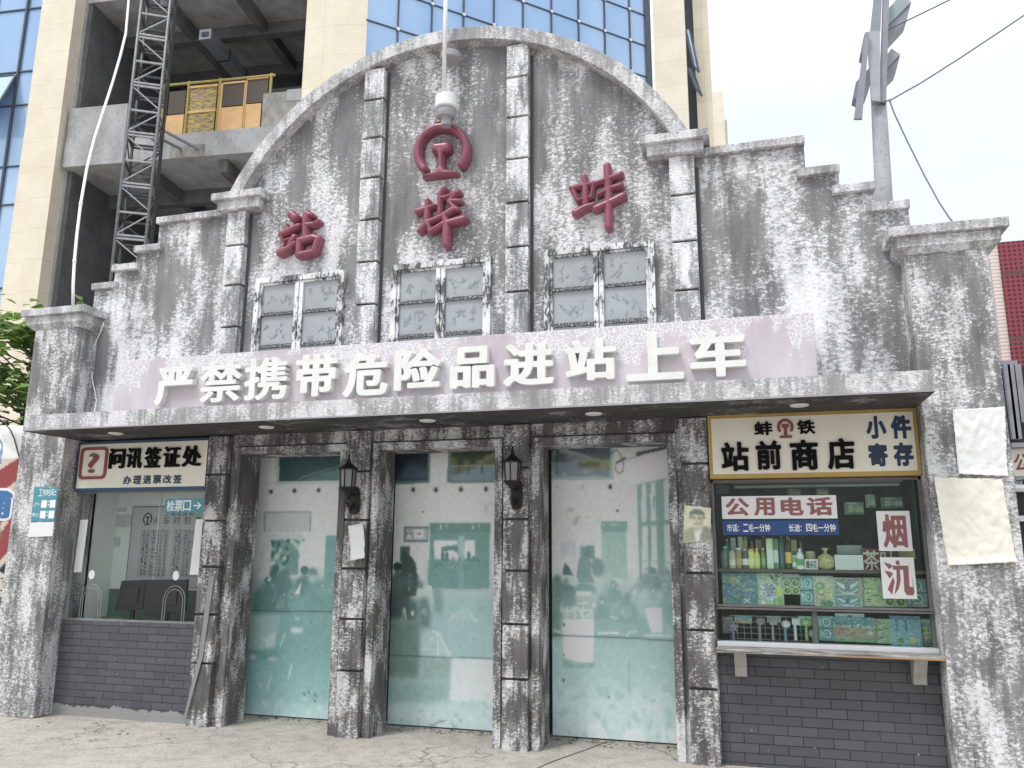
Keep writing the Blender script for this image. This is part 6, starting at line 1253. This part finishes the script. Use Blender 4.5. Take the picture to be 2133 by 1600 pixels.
q = [at(x, y, YL) for x, y in ((-220, 885), (75, 885), (75, 1500), (-220, 1500))]
def mur(s, t):
    a_ = q[0].lerp(q[1], s); b_ = q[3].lerp(q[2], s); c_ = a_.lerp(b_, t); c_.z = max(c_.z, .0); return (c_.x, YL+.05*max(0, 1-t/.04)**2, c_.z)
MW = thing('mural_wall', 'painted wall with red rays, a blue character and a drawn face left of the pillar', 'wall', (q[1].x, YL, 0)); pr.build('painted_face', M['print_paper'], mur, MW, .25)
p0 = at(-66, 1086, YL); p1 = at(34, 1016, YL)
b = MB(); letter(b, '铺', p0.x, p1.x, p0.z, p1.z, YL-.001, .004, .085, 1.1, 60, 0); b.build('character_outline', M['paper'], MW)
b = MB(); letter(b, '铺', p0.x+.03, p1.x-.03, p0.z+.03, p1.z-.03, YL-.005, .004, .035, 1.1, 60, 0); b.build('character', plain('blue mural letter', (.05, .15, .34), .6), MW)
tag(MB().tube([at(12, 884, YL-.03), at(22, 896, YL-.03), at(30, 915, YL-.03), at(34, 930, YL-.03), at(42, 960, YL-.03), at(46, 990, YL-.03)], .008, 6).build('black_cable', M['black']), 'black cable hanging over the top of the mural wall', 'cable')
def leafmat():
    t = NT('broad leaf'); i = t.n('ShaderNodeObjectInfo'); n_ = t.noise(t.pos(), 5, 3, .6); c = t.mix(t.ramp(n_, [(.35, 0), (.65, 1)]), (.11, .19, .055), (.30, .42, .12)); t.col(c).set(.55, 0, .3)
    t.bsdf.inputs['Subsurface Weight'].default_value = 0; tr = t.n('ShaderNodeBsdfTranslucent'); t.l(c, tr.inputs[0]); mx_ = t.n('ShaderNodeMixShader'); mx_.inputs[0].default_value = .3; t.l(t.bsdf.outputs[0], mx_.inputs[1]); t.l(tr.outputs[0], mx_.inputs[2]); t.l(mx_.outputs[0], t.t.nodes['Material Output'].inputs[0]); return t.mat
base = at(20, 1100, 1.9); TR = thing('broadleaf_tree', 'broad leaved tree behind the mural wall left of the pillar', 'tree', (base.x, 1.9, 0)); bark = plain('tree bark', (.09, .07, .05), .9, 0, .3, 8)
rr = random.Random(11); top = at(30, 690, 1.9); tips = []; b = MB(); tx = base.x-.15
b.tube([(tx, 1.9, 0), (tx+.05, 1.9, 1.6), (tx+.12, 1.92, 2.9), (tx+.2, 1.9, 4.35)], [.07, .055, .04, .015], 8)
for i in range(70):
    z0 = rr.uniform(2.3, 4.35); a = rr.uniform(0, 6.28); L = rr.uniform(.5, 1.15)*(1-.5*max(0, (z0-3.4)/1.2)); s_ = Vector((tx+.05+.1*(z0-1.6)/2, 1.9, z0)); e = s_+Vector((math.cos(a)*L, math.sin(a)*L*.8, rr.uniform(.1, .5))); m_ = s_.lerp(e, .5)+Vector((0, 0, .06))
    b.tube([s_, m_, e], [.014, .009, .004], 5); tips += [m_, s_.lerp(e, .75), e, e+Vector((rr.uniform(-.1, .1), rr.uniform(-.1, .1), .1))]
b.build('trunk', bark, TR); b = MB()
for p in tips:
    for k_ in range(rr.randint(7, 11)):
        c = p+Vector((rr.gauss(0, .13), rr.gauss(0, .13), rr.gauss(0, .08))); a = rr.uniform(0, 6.28); L = rr.uniform(.075, .14); d = Vector((math.cos(a), math.sin(a), rr.uniform(-.55, .1))).normalized(); sd_ = d.cross(Vector((rr.uniform(-.3, .3), rr.uniform(-.3, .3), 1))).normalized(); up = sd_.cross(d)
        V = [c, c+d*L*.35+sd_*L*.55+up*L*.06, c+d*L*.8+sd_*L*.38, c+d*L*1.25-up*L*.12, c+d*L*.8-sd_*L*.38, c+d*L*.35-sd_*L*.55+up*L*.06]; b.face([V[0], V[1], V[2], V[3]]); b.face([V[0], V[3], V[4], V[5]])
b.build('crown', leafmat(), TR, recalc=False)
